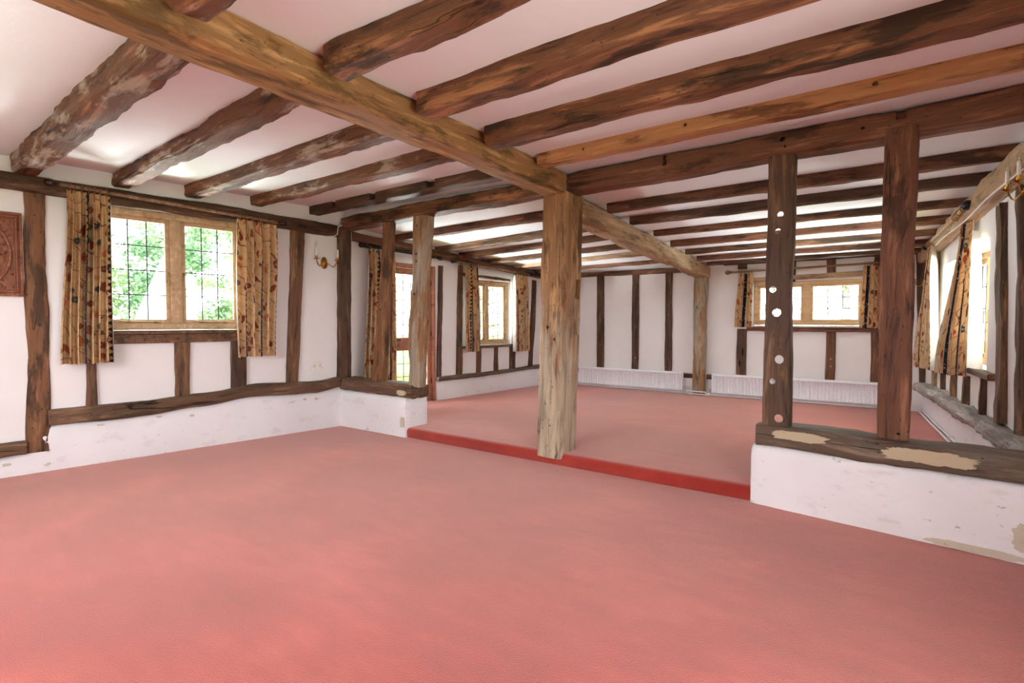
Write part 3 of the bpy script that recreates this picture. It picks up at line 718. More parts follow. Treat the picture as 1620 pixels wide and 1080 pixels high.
for i, (ya, yb) in enumerate(ky):
    m = (W_RED, W_STUD, W_RED, W_STUD, W_PLATE, W_RED)[i]
    jo(-6.50, -3.02, ya, yb, .115, (.10, .10, .09, .08, .07, .06)[i], m, f'{ordn[i]} joist behind the slim studs, on the garden-door half of the raised room', 'raised room joists on the garden-door half', 60+i, cf2, wav=.010, rad=.016)
timber('wall_plate', (-6.32, FY-.02, 2.455), (-3.10, FY-.02, 2.425), .09, .085, W_RED, 'thin reddish plate along the top of the end wall, garden-door half', 'wall plate', seed=70, wav=.008, rad=.012)
timber('wall_plate', (-2.70, FY-.012, 2.478), (.18, FY-.012, 2.478), .07, .022, W_DARK, 'thin dark lath along the top of the end wall, above the window', 'wall plate', seed=71, wav=.006, rad=.006)

# ------------------------------------------------------------------ end wall
FS = 'studs of the end wall'
def est(xa, xb, z0, z1, m, lb, seed, w=None, dx=0, holes=()):
    x = (xa+xb)/2
    timber('wall_stud' if z1-z0 > 1.2 else 'short_stud', (x-dx, FY-.005, z0), (x+dx, FY-.005, z1), xb-xa, .06, m, lb, 'stud', FS, side=(1, 0, 0), seed=seed, wav=.008, rad=.01, holes=holes)
hz = lambda x, *zz: [('c', (x, FY-.03, z), (0, 1, 0), .014, .04) for z in zz]
est(-5.235, -5.075, .44, 2.42, W_DARK, 'end wall stud nearest the garden side, above the long radiator', 72, holes=hz(-5.15, 1.0, 1.5))
est(-4.455, -4.315, .44, 2.42, W_DARK, 'middle stud of three above the long radiator', 73, holes=hz(-4.38, .75, 1.35))
est(-3.775, -3.645, .44, 2.42, W_DARK, 'end wall stud close to the round-ended beam, above the long radiator', 74, holes=hz(-3.71, .72, 1.0, 1.6))
est(-2.462, -2.308, .44, 1.34, W_DARK, 'grey stud with slots under the first end-window curtain', 75, holes=[('b', (-2.36, FY-.03, .93), (.06, .012, .03)), ('b', (-2.41, FY-.03, .72), (.05, .014, .03))])
est(-1.085, -.955, .44, 1.34, W_RED, 'brown stud with peg holes beneath the end window', 76, holes=hz(-1.02, .86, .74))
est(-.485, -.345, .44, 1.34, W_RED, 'end wall stud beneath the second end-window curtain', 77)
est(-2.462, -2.318, 2.385, 2.49, W_DARK, 'short stud stub over the end-window pole, above first curtain', 78)
est(-1.665, -1.555, 2.13, 2.48, W_DARK, 'short stud over the end window, beside the pegged stud', 79)
est(-1.10, -.975, 2.19, 2.48, W_RED, 'short brown stud over the middle of the end window', 80)
est(-.47, -.36, 2.30, 2.49, W_RED, 'short stud stub over the second end-window curtain', 81)
timber('arcade_post', (-3.095, FY-.10, UP-.02), (-3.085, FY-.10, 2.285), .215, .16, W_POST, 'weathered post against the end wall holding up the round-ended beam', 'post', side=(1, 0, 0), seed=82, wav=.014, rad=.03)
timber('sill_beam', (-6.32, FY-.005, .445), (-3.20, FY-.005, .455), .06, .09, W_RED, 'dark sill timber of the end wall behind the long radiator', 'sill timber', seed=83, wav=.006, rad=.01)
timber('sill_beam', (-2.98, FY-.005, .455), (.12, FY-.005, .455), .06, .09, W_RED, 'dark sill timber of the end wall behind the radiator under the window', 'sill timber', seed=84, wav=.006, rad=.01)
timber('window_lintel', (-2.30, FY-.01, 2.185), (-.42, FY-.01, 2.215), .07, .085, W_PLATE, 'pale waney lintel over the end window', 'lintel', seed=85, wav=.012, rad=.012)
timber('window_sill_rail', (-2.30, FY-.01, 1.342), (-.40, FY-.01, 1.335), .09, .075, W_RED, 'brown rail under the end window', 'rail', seed=86, wav=.006, rad=.01)
timber('corner_post', (.215, FY-.02, .46), (.145, FY-.02, 2.47), .175, .07, W_DARK, 'dark post in the far corner behind the pair of wall-light candles', 'post', side=(1, 0, 0), seed=87, wav=.012, rad=.014)

# ------------------------------------------------------------------ garden-door wall of the raised room
def onF(y, off, z): return V((FX(y)+off, y, z))
sideF = (.049, 1, 0)
timber('wall_plate', onF(4.90, .0, 2.70), onF(FY-.02, .0, 2.42), .11, .13, W_RED, 'reddish wall plate above the garden door and far curtains', 'wall plate', seed=90, wav=.012, rad=.018)
GF = 'studs of the garden-door wall'
for i, (a, b, z0, z1, m, lb, d) in enumerate((
    (6.60, 6.69, .46, 2.42, W_DARK, 'thin stud beside the glazed garden door', .04),
    (7.075, 7.19, .50, 2.47, W_STUD, 'crooked stud behind the first far curtain', .03),
    (9.20, 9.32, .52, 2.33, W_DARK, 'leaning dark stud beyond the last far curtain', .09),
    (7.58, 7.685, .50, .985, W_STUD, 'first short stud under the far double window', 0),
    (8.08, 8.17, .50, .985, W_STUD, 'middle short stud under the far double window', 0),
    (8.54, 8.70, .50, .985, W_DARK, 'broad short stud under the end of the far double window', 0))):
    y = (a+b)/2
    timber('wall_stud' if i < 3 else 'short_stud', onF(y-d/2, -.02, z0), onF(y+d, -.02, z1), b-a, .06, m, lb, 'stud', GF, side=sideF, seed=91+i, wav=.012, rad=.012)
timber('sill_beam', onF(6.58, -.005, .485), onF(FY-.02, -.005, .51), .09, .075, W_SILL, 'thin brown sill timber beneath the far double window', 'sill timber', seed=98, wav=.010, rad=.014, pts=[(0, 0, 0), (.3, 0, -.008), (.55, 0, .0), (.8, 0, .01), (1, 0, .005)])
timber('window_lintel', onF(7.15, -.02, 2.315), onF(8.55, -.02, 2.285), .06, .05, W_RED, 'thin wavy lintel strip over the far double window', 'lintel', seed=99, wav=.014, rad=.01)
timber('window_sill_rail', onF(7.20, -.03, 1.0), onF(8.62, -.03, 1.0), .10, .05, W_SILL, 'grey ledge under the far double window', 'rail', seed=100, wav=.006, rad=.01)

# ------------------------------------------------------------------ opposite wall of the raised room
def onR(y, off, z): return V((RX(y)-off, y, z))
sideR = (-.1023, 1, 0)
timber('wall_plate', onR(4.85, .03, 2.585), onR(FY-.02, .02, 2.425), .15, .20, W_PLATE, 'pale bowed wall plate over the side window of the raised room', 'wall plate', seed=110, wav=.014, rad=.03, bowz=.02)
timber('sill_beam', onR(4.60, .035, .585), onR(9.78, .02, .525), .20, .135, W_GREY, 'grey rotten sill timber along the side-window wall', 'sill timber', seed=111, wav=.03, rad=.05, seg=.04)
GR = 'studs of the side-window wall'
for i, (y0, y1, w, z0, z1, m, lb) in enumerate((
    (5.80, 5.98, .15, .64, 2.42, W_STUD, 'tall stud with peeling limewash beside the side window'),
    (5.26, 5.42, .09, .64, 2.45, W_DARK, 'slim crooked stud nearest the camera on the side-window wall'),
    (8.42, 8.42, .10, .54, .97, W_STUD, 'short stud under the far end of the side window'),
    (7.75, 7.75, .06, .56, .98, W_STUD, 'thin grey short stud under the side window'),
    (7.12, 7.12, .12, .58, .98, W_STUD, 'thicker short stud beneath the loose edge of the side curtain'),
    (6.42, 6.42, .06, .60, .97, W_DARK, 'thin dark short stud under the near end of the side window'),
    (9.05, 9.05, .11, .54, 2.40, W_PLATE, 'pale stud between the side window and the far corner'))):
    timber('wall_stud' if z1 > 1.5 else 'short_stud', onR(y0, -.012, z0), onR(y1, -.012, z1), w, .07, m, lb, 'stud', GR, side=sideR, seed=112+i, wav=.014, rad=.012)
timber('window_sill_rail', onR(6.02, -.01, .985), onR(8.80, -.01, .985), .11, .055, W_STUD, 'worn ledge under the side window', 'rail', seed=119, wav=.006, rad=.01)

# ------------------------------------------------------------------ windows and door
def window(name, M, W, Hh, lights, cols, rows, mat, label, fw=.07, mw=.11, dep=.09, cs=.045, handles=True, kind='structure'):
    """M: local x along the wall, y into the room, z up; origin at the lower-left corner of the frame's room face"""
    o = thing(name, M.translation, label, None, None, kind)
    def part(nm, bm, mt, par=o, sharp=None):
        q = obj(nm, bm, mt, None, sharp); q.parent = par
        q.matrix_parent_inverse = Matrix.Translation(-o.location) if par is o else Matrix()
        return q
    bm = bmesh.new()
    box(bm, M, 0, W, -dep, 0, 0, fw, .006); box(bm, M, 0, W, -dep, 0, Hh-fw, Hh, .006)
    box(bm, M, 0, fw, -dep, -.001, fw, Hh-fw, .006); box(bm, M, W-fw, W, -dep, -.001, fw, Hh-fw, .006)
    lw = (W - 2*fw - mw*(lights-1)) / lights
    for k in range(1, lights):
        x = fw + k*lw + (k-1)*mw; box(bm, M, x, x+mw, -dep, .004, fw, Hh-fw, .008)
    part('window_frame', bm, mat)
    for k in range(lights):
        x0 = fw + k*(lw+mw); x1 = x0+lw; z0, z1 = fw, Hh-fw
        bm = bmesh.new()
        for (a, b, c, d) in ((x0, x1, z0, z0+cs), (x0, x1, z1-cs, z1), (x0, x0+cs, z0+cs, z1-cs), (x1-cs, x1, z0+cs, z1-cs)):
            box(bm, M, a, b, -.062, -.022, c, d, .004)
        c_ = part('casement', bm, mat)
        gx0, gx1, gz0, gz1 = x0+cs, x1-cs, z0+cs, z1-cs
        bm = bmesh.new()
        for q in range(1, cols):
            x = gx0 + (gx1-gx0)*q/cols; box(bm, M, x-.0055, x+.0055, -.048, -.036, gz0, gz1)
        for q in range(1, rows):
            z = gz0 + (gz1-gz0)*q/rows; box(bm, M, gx0, gx1, -.0475, -.0365, z-.0055, z+.0055)
        g = obj('leaded_bars', bm, LEAD, None, smooth=False); g.parent = c_; g.matrix_parent_inverse = Matrix.Identity(4)
        bm = bmesh.new(); box(bm, M, gx0-.01, gx1+.01, -.044, -.040, gz0-.01, gz1+.01)
        g2 = obj('glass_pane', bm, GLASS, None, smooth=False); g2.parent = c_
        prt = [g, g2]
        if handles:
            hx = x1 - cs/2 if k % 2 == 0 else x0 + cs/2
            bm = bmesh.new()
            box(bm, M, hx-.009, hx+.009, -.022, -.012, Hh*.42, Hh*.42+.10, .003)
            tube(bm, [M @ V((hx, -.015, Hh*.42+.07)), M @ V((hx, .012, Hh*.42+.075)), M @ V((hx-.004, .018, Hh*.42+.03)), M @ V((hx, .02, Hh*.42-.045)), M @ V((hx+.004, .014, Hh*.42-.06))], .006, 8)
            g3 = obj('handle', bm, BRASS_D); g3.parent = c_; prt.append(g3)
            bm = bmesh.new()
            sx0, sx1 = x0+lw*.25, x0+lw*.80
            tube(bm, [M @ V((sx0-.03, -.01, z0+.028)), M @ V((sx0, .006, z0+.022)), M @ V((sx1, .006, z0+.016))], .006, 8)
            box(bm, M, sx0+.02, sx0+.05, -.022, .004, z0+.006, z0+.03, .002); box(bm, M, sx1-.05, sx1-.02, -.022, .004, z0+.002, z0+.03, .002)
            g4 = obj('stay_bar', bm, BRASS_D); g4.parent = c_; prt.append(g4)
        for g in prt: g.matrix_parent_inverse = Matrix.Identity(4)
        c_.matrix_parent_inverse = Matrix.Translation(-o.location)
    # children hold world coordinates: cancel the parent's offset
    return o

dL = V((.1075, .9942, 0)); nL = V((.9942, -.1075, 0)); UZ = V((0, 0, 1))
w1 = window('window_1', frame(dL, nL, UZ, onL(1.905, -.035, 1.37)), 1.455, 1.29, 2, 3, 4, W_FRAME, 'oak two-light leaded window of the front room with curtains')
dF = V((.049, .9988, 0)); nF = V((.9988, -.049, 0))
window('window_2', frame(dF, nF, UZ, onF(7.365, -.13, 1.025)), 1.25, 1.22, 2, 3, 4, W_FRAME, 'leaded two-light window near the end of the garden-door wall', fw=.06, mw=.09)
window('window_3', frame(V((1, 0, 0)), V((0, -1, 0)), UZ, V((-2.195, FY+.02, 1.405))), 1.62, .73, 2, 3, 3, W_FRAME2, 'wide low two-light leaded window in the end wall', fw=.055, mw=.10, cs=.04, handles=False)
dR = V((-.1018, .9948, 0)); nR = V((-.9948, -.1018, 0))
window('window_4', frame(dR, nR, UZ, onR(6.455, -.17, 1.025)), 2.29, 1.14, 3, 3, 4, W_FRAME2, 'oak window in the side wall behind the loose curtain', fw=.06, mw=.09)
# window boards
bm = bmesh.new(); box(bm, frame(dL, nL, UZ, onL(1.93, -.03, 1.30)), -.05, 1.46, -.02, .075, .026, .066, .006)
box(bm, frame(dL, nL, UZ, onL(1.93, -.03, 1.225)), -.05, 1.46, -.01, .05, .0, .098, .008)
tag(obj('window_board', bm, W_STUD), 'worn red-brown window board beneath the near window', 'window board', None, 'thing')

# garden door
def garden_door():
    y0, y1, z0, z1 = 5.63, 6.565, UP, 2.39
    M = frame(dF, nF, UZ, onF(y0, -.09, z0)); W = (y1-y0)*1.001; Hh = z1-z0
    o = thing('door_1', M.translation, 'glazed oak garden door with leaded panes behind the slim studs', None, None, 'structure')
    def part(nm, bm, mt, par=None, smooth=True):
        q = obj(nm, bm, mt, None, None, smooth); q.parent = par or o
        q.matrix_parent_inverse = Matrix.Translation(-o.location) if par is None else Matrix.Identity(4)
        return q
    bm = bmesh.new()
    box(bm, M, -.01, .045, -.05, .075, 0, Hh+.005, .005); box(bm, M, W-.05, W+.005, -.05, .075, 0, Hh+.005, .005); box(bm, M, .045, W-.05, -.05, .074, Hh-.06, Hh+.005, .005)
    part('door_frame', bm, W_DOOR)
    st = .085
    a, b = .05, W-.055
    bm = bmesh.new()
    box(bm, M, a, a+st, -.02, .025, .01, Hh-.065, .004); box(bm, M, b-st, b, -.02, .025, .01, Hh-.065, .004)
    for (za, zb) in ((.01, .24), (.875, 1.085), (Hh-.165, Hh-.065)): box(bm, M, a+st, b-st, -.02, .0245, za, zb, .004)
    leaf = part('door_leaf', bm, W_DOOR)
    for (za, zb, rows) in ((.24, .875, 3), (1.085, Hh-.165, 5)):
        bm = bmesh.new()
        for q in range(1, 4):
            x = a+st+(b-a-2*st)*q/4; box(bm, M, x-.005, x+.005, -.004, .008, za, zb)
        for q in range(1, rows):
            z = za+(zb-za)*q/rows; box(bm, M, a+st, b-st, -.0035, .0075, z-.005, z+.005)
        part('leaded_bars', bm, LEAD, leaf, False)
        bm = bmesh.new(); box(bm, M, a+st-.01, b-st+.01, 0, .004, za-.01, zb+.01)
        part('glass_pane', bm, GLASS, leaf, False)
    bm = bmesh.new(); box(bm, M, a+.03, a+.06, .025, .03, .95, 1.12, .003); tube(bm, [M @ V((a+.045, .03, 1.05)), M @ V((a+.045, .07, 1.05)), M @ V((a+.14, .075, 1.05))], .009, 8)
    part('door_handle', bm, BLACK, leaf)
    bm = bmesh.new()
    for z in (.3, 1.1, 1.95): box(bm, M, b-.005, b+.02, .02, .035, z, z+.09, .003)
    part('hinge', bm, BLACK, leaf)
garden_door()

# ------------------------------------------------------------------ curtains and poles
def curtain(name, tA, tB, bA, bB, ztA, ztB, zb, pleats, amp, nrm, label, seed=1, pole=None, gather=2.3, lin=(0, 0), nring=6, ringR=.033, group='floral curtains', phase=0.0, ringmat=None, u0=0.0):
    """hangs from tA->tB (plan points) at height ztA..ztB to bA->bB at zb. nrm: plan direction to the room.
    lin: how far the white lining shows past each edge"""
    tA, tB, bA, bB = (V((*p, 0)) for p in (tA, tB, bA, bB)); N = V((*nrm, 0)).normalized()
    root = thing(name, (bA+bB)/2 + V((0, 0, zb)), label, 'curtain', group)
    NU, NV = pleats*18, 26
    wid = (tB-tA).length
    def pt(u, v, off=0.0):
        s = v*v*(3-2*v)
        a = tA.lerp(bA, s); b = tB.lerp(bB, s)
        w = u + .022*noise.noise((u*pleats*.8, v*1.4, seed))
        ph = 2*PI*pleats*u + phase + .9*noise.noise((u*pleats*.55, v*.9, seed+9)) + .35*math.sin(3*v+u*5)
        k = (.35 + .65*min(1, v*5)) if v < .2 else 1.0
        A = amp*k*(.75 + .45*noise.noise((u*pleats*.5, v*.7, seed+3)))
        d = 1.25*A*(math.sin(ph) + .30*math.sin(2*ph+.8))
        w2 = w + (.30/pleats)*math.cos(ph)*min(1, .4+v)*.95
        p = a.lerp(b, max(-.02, min(1.02, w2)))
        z = (ztA+(ztB-ztA)*u)*(1-v) + zb*v + (.012*noise.noise((u*9, seed, 1)) if v > .9 else 0)
        return p + N*(d+off) + V((0, 0, z))
    def sheet(nm, mat, off, ua, ub, top):
        bm = bmesh.new(); uvl = bm.loops.layers.uv.new('UVMap'); G = []
        for j in range(NV+1):
            v = j/NV; G.append([bm.verts.new(pt(ua+(ub-ua)*i/NU, max(v, top), off)) for i in range(NU+1)])
        L = wid*gather
        for j in range(NV):
            for i in range(NU):
                f = bm.faces.new((G[j][i], G[j][i+1], G[j+1][i+1], G[j+1][i]))
                for lp, (ii, jj) in zip(f.loops, ((i, j), (i+1, j), (i+1, j+1), (i, j+1))):
                    lp[uvl].uv = (u0 + L*(ua+(ub-ua)*ii/NU), (1-jj/NV)*(ztA-zb))
        me = bpy.data.meshes.new(nm); bm.to_mesh(me); bm.free()
        o = objm(nm, me, mat, None, 80); o.parent = root; o.matrix_parent_inverse = Matrix.Translation(-root.location)
        return o
    sheet('fabric', CHINTZ, 0, 0, 1, 0)
    l = sheet('lining', LINING, -.006, -lin[0], 1+lin[1], .02)
    l['label'] = 'white lining'
    if pole:
        (pa, pz), (pb, pzb) = pole
        pa, pb = V((*pa, pz)), V((*pb, pzb)); ax = (pb-pa).normalized()
        for k in range(nring):
            u = (k+.5)/nring
            q = tA.lerp(tB, u); f = max(0, min(1, (V((q.x, q.y, 0))-V((pa.x, pa.y, 0))).dot(V((ax.x, ax.y, 0)))/(V((pb.x-pa.x, pb.y-pa.y, 0)).length)))
            c = pa.lerp(pb, f)
            bm = bmesh.new(); ring(bm, c - V((0, 0, .006)), ax + V((.12*(k % 3-1), .1*(k % 2), 0)), ringR, .0045, 20, 6)
            top = pt(u, .015); tube(bm, [c - V((0, 0, ringR+.004)), top], .003, 6)
            o = obj('curtain_ring', bm, ringmat or BRASS_D); o.parent = root; o.matrix_parent_inverse = Matrix.Translation(-root.location)
    return root

def pole(name, a, b, r, mat, label, fin=(True, True), finmat=None, brackets=(), bdir=(0, 0, 0), finR=.038):
    a, b = V(a), V(b); ax = (b-a).normalized(); root = thing(name, a, label, 'curtain pole')
    def part(nm, bm, mt):
        o = obj(nm, bm, mt); o.parent = root; o.matrix_parent_inverse = Matrix.Translation(-root.location); return o
    bm = bmesh.new(); tube(bm, [a.lerp(b, k/8) for k in range(9)], r, 14); part('rod', bm, mat)
    for e, d, on in ((a, -ax, fin[0]), (b, ax, fin[1])):
        if not on: continue
        u = d.orthogonal().normalized(); M = frame(u, d.cross(u), d, e); R = finR
        bm = bmesh.new()
        lathe(bm, M, [(r*1.25, -.012), (r*1.45, -.004), (r*1.45, .008), (r*.9, .014), (r*.85, .022), (R*.75, .030), (R*.97, .030+R*.5), (R, .030+R*.9), (R*.85, .03+R*1.5), (R*.45, .03+R*1.88), (0, .03+R*1.97)], 20)
        part('finial', bm, finmat or mat)
    for f in brackets:
        c = a.lerp(b, f); bm = bmesh.new()
        ring(bm, c, ax, r+.006, .006, 20, 8)
        w = V(bdir); tube(bm, [c + w.normalized()*(r+.004), c + w], .008, 8)
        u = w.normalized().orthogonal().normalized(); lathe(bm, frame(u, w.normalized().cross(u), w.normalized(), c + w), [(.025, -.012), (.025, .0), (.018, .004)], 16)
        part('bracket', bm, BRASS)
    return root

# front room window
def pL(y, off): return (LX(y)+off, y)
PA, PB = (*pL(1.60, .085), 2.785), (*pL(3.72, .085), 2.702)
pole('curtain_pole', PA, PB, .019, W_POLE, 'brown wooden curtain pole with dark ball ends over the near window', brackets=(.085, .965), bdir=(-.075, 0, 0), finmat=simple('finial_dark', srgb(54, 34, 26), .2))
pz = lambda y: PA[2] + (PB[2]-PA[2])*(y-1.60)/2.12
PO = ((PA[:2], PA[2]), (PB[:2], PB[2]))
curtain('curtain', pL(1.655, .085), pL(2.0, .085), pL(1.565, .095), pL(1.985, .10), pz(1.66)-.035, pz(2.0)-.035, 1.04, 7, .05, (1, -.108), 'floral curtain bunched beside the worm-holed post at the near window', 1, PO, lin=(.0, .012), nring=7)
curtain('curtain', pL(3.215, .085), pL(3.69, .085), pL(3.205, .095), pL(3.645, .085), pz(3.2)-.035, pz(3.7)-.035, 1.035, 5, .042, (1, -.108), 'floral curtain with broad patterned panel at the wall-light end of near window', 2, PO, lin=(.012, 0), nring=6, phase=1.2, u0=.13)
# garden door
def pF(y, off): return (FX(y)+off, y)
QA, QB = (*pF(5.08, .09), 2.575), (*pF(6.52, .09), 2.53)
pole('curtain_pole', QA, QB, .018, BLACK, 'black curtain pole over the garden door, behind the slim studs', brackets=(.06, .95), bdir=(-.075, 0, 0))
curtain('curtain', pF(5.12, .09), pF(5.62, .09), pF(5.02, .10), pF(5.60, .10), 2.535, 2.52, .22, 7, .05, (1, -.05), 'long floral curtain beside the garden door, behind the thinner stud', 3, ((QA[:2], QA[2]), (QB[:2], QB[2])), nring=6, ringmat=BLACK, phase=.5, u0=.32)
# far double window of that wall
RA, RB = (*pF(6.93, .09), 2.505), (*pF(9.05, .09), 2.425)
pole('curtain_pole', RA, RB, .018, W_POLE, 'brown curtain pole over the far double window', brackets=(.10, .93), bdir=(-.075, 0, 0), finmat=BLACK)
PR = ((RA[:2], RA[2]), (RB[:2], RB[2]))
curtain('curtain', pF(7.17, .09), pF(7.50, .09), pF(7.16, .10), pF(7.52, .10), 2.46, 2.45, .925, 5, .042, (1, -.05), 'floral curtain on the garden-door side of the far double window', 4, PR, nring=6, ringmat=BLACK, u0=.05)
curtain('curtain', pF(8.57, .09), pF(8.97, .09), pF(8.58, .09), pF(8.98, .10), 2.41, 2.395, .875, 5, .042, (1, -.05), 'floral curtain on the end-wall side of the far double window', 5, PR, nring=5, ringmat=BLACK, lin=(.18, 0), phase=2, u0=.2)
# end window
EA, EB = (-2.555, FY-.10, 2.335), (-.36, FY-.10, 2.362)
pole('curtain_pole', EA, EB, .017, W_POLE, 'brown curtain pole over the end window', brackets=(.07, .95), bdir=(0, .085, 0))
PE = ((EA[:2], EA[2]), (EB[:2], EB[2]))
curtain('curtain', (-2.44, FY-.10), (-2.20, FY-.10), (-2.50, FY-.11), (-2.215, FY-.10), 2.30, 2.30, 1.37, 5, .028, (0, -1), 'floral curtain on the radiator-gap side of the end window', 6, PE, nring=6, lin=(0, .08), u0=.1)
curtain('curtain', (-.60, FY-.10), (-.37, FY-.10), (-.635, FY-.10), (-.36, FY-.11), 2.325, 2.325, 1.37, 5, .028, (0, -1), 'floral curtain on the far-corner side of the end window', 7, PE, nring=6, lin=(.06, 0), phase=1, u0=.25)
# side window
def pR(y, off): return (RX(y)-off, y)
SA, SB = (*pR(6.62, .12), 2.535), (*pR(9.15, .10), 2.475)
pole('curtain_pole', SA, SB, .02, W_POLE2, 'pale curtain pole with black ball end on the side-window wall', fin=(True, True), finmat=BLACK, finR=.048, brackets=(.04, .94), bdir=(.09, 0, 0))
PS = ((SA[:2], SA[2]), (SB[:2], SB[2]))
curtain('curtain', (.475, 6.85), (.40, 7.15), (.455, 6.80), (.235, 7.15), 2.49, 2.47, .925, 4, .022, (-.93, -.36), 'loose floral curtain swung out from the side window, showing white lining', 8, PS, nring=4, phase=.4, u0=.56, gather=3.0)
curtain('curtain', pR(8.62, .10), pR(8.98, .10), pR(8.42, .10), pR(9.02, .20), 2.44, 2.43, .86, 5, .035, (-1, -.1), 'floral curtain at the far-corner end of the side window', 9, PS, nring=5, lin=(.5, 0), u0=.3)

# loose white lining of the side curtain, turned towards the camera
sc_ = [o for o in COL.objects if o.name.startswith('curtain') and o.get('label', '').startswith('loose floral')][0]
bm = bmesh.new(); G = []
for j in range(19):
    v = j/18; row = []
    for i in range(11):
        u = i/10
        a = V((.462 - .005*v, 6.83)); b = V((.50 + .045*v, 6.52 - .05*v)); q = a.lerp(b, u)
        row.append(bm.verts.new((q.x - .012*math.sin(u*5+v*1.5)*(.3+v), q.y, 2.34 - .06*u - (1.40-.03*u)*v)))
    G.append(row)
for j in range(18):
    for i in range(10): bm.faces.new((G[j][i], G[j][i+1], G[j+1][i+1], G[j+1][i]))
q = obj('lining', bm, LINING, None, 80); q.parent = sc_; q.matrix_parent_inverse = Matrix.Translation(-sc_.location); q['label'] = 'white lining flap'

# ------------------------------------------------------------------ fittings
def sconce(c, along, out, label, sc=1.0, kids=2):
    c, A, O = V(c), V(along).normalized(), V(out).normalized(); root = thing('wall_light', c, label, 'wall light', 'brass candle wall lights')
    def part(nm, bm, mt, par=None):
        o = obj(nm, bm, mt); o.parent = par or root
        o.matrix_parent_inverse = Matrix.Translation(-root.location) if par is None else Matrix.Identity(4)
        return o
    M = frame(A, UZ, A.cross(UZ), c)
    if (A.cross(UZ)).dot(O) < 0: M = frame(-A, UZ, (-A).cross(UZ), c)
    M = M @ Matrix.Diagonal((.62, 1, 1, 1))
    bm = bmesh.new(); lathe(bm, M, [(.082*sc, -.01), (.082*sc, .004), (.07*sc, .010), (.062*sc, .008), (.055*sc, .014), (.03*sc, .02), (.012*sc, .03), (0, .032)], 28)
    part('backplate', bm, BRASS)
    for s in (-1, 1):
        e = c + A*(s*.155*sc) + O*.085 + V((0, 0, .035*sc))
        pts = []
        for k in range(15):
            t = k/14; w = A*(s*sc*(.03 + .125*t)) + O*(.02+.065*t)
            z = -.055*math.sin(PI*min(1, t*1.02)**1.3)*1.25 + .035*t
            pts.append(c + w + V((0, 0, z*sc)))
        bm = bmesh.new(); tube(bm, pts, .0065*sc, 8); arm = part('arm', bm, BRASS)
        b0 = pts[-1]; Mz = Matrix.Translation(b0)
        bm = bmesh.new(); lathe(bm, Mz, [(.006, -.01), (.038*sc, .004), (.042*sc, .010), (.012*sc, .012), (.016*sc, .022), (.019*sc, .045), (.017*sc, .045), (.01, .03)], 18); part('drip_pan', bm, BRASS, arm)
        bm = bmesh.new(); lathe(bm, Mz, [(.0135*sc, .03), (.0135*sc, .115*sc+.03), (.010*sc, .122*sc+.03)], 14); part('candle_sleeve', bm, CANDLE, arm)
        bm = bmesh.new(); z1 = .15*sc
        lathe(bm, Mz, [(.009, z1), (.010, z1+.012), (.018*sc, z1+.035), (.016*sc, z1+.055), (.006, z1+.085), (0, z1+.095)], 14); part('bulb', bm, BULB, arm)
    return root
sconce(onL(4.395, -.03, 2.262), sideL, (1, -.108, 0), 'brass twin-candle wall light on the front room window wall, beside the corner post')
sconce((.165, FY-.055, 2.02), (1, 0, 0), (0, -1, 0), 'brass twin-candle wall light on the far corner post behind the side curtains', .8)
sconce(onR(5.10, .035, 2.36), sideR, (-1, -.10, 0), 'brass wall light on the slim crooked stud at the edge of view', .9)

def socket():
    c = onL(4.27, -.028, .864); M = frame(dL, UZ, dL.cross(UZ), c)
    root = thing('power_socket', c, 'white double power socket low on the wall beside the corner post', 'socket')
    bm = bmesh.new(); box(bm, M, -.085, .085, -.055, .055, -.002, .012, .005)
    o = obj('faceplate', bm, WHITE_P); o.parent = root; o.matrix_parent_inverse = Matrix.Translation(-root.location)
    for s in (-1, 1):
        bm = bmesh.new(); box(bm, M, s*.018-.008, s*.018+.008, .022, .040, .010, .017, .002)
        q = obj('switch', bm, WHITE); q.parent = root; q.matrix_parent_inverse = Matrix.Translation(-root.location)
        bm = bmesh.new()
        box(bm, M, s*.045-.004, s*.045+.004, .004, .018, .010, .0135); box(bm, M, s*.045-.017, s*.045-.008, -.018, -.012, .010, .0135); box(bm, M, s*.045+.008, s*.045+.017, -.018, -.012, .010, .0135)
        q = obj('pin_slot', bm, DARKHOLE, smooth=False); q.parent = root; q.matrix_parent_inverse = Matrix.Translation(-root.location)
    bm = bmesh.new()
    for s in (-1, 1):
        lathe(bm, M @ Matrix.Translation((s*.03, -.002, .011)), [(.005, 0), (.005, .002), (0, .003)], 10)
    q = obj('screw', bm, BRASS); q.parent = root; q.matrix_parent_inverse = Matrix.Translation(-root.location)
socket()

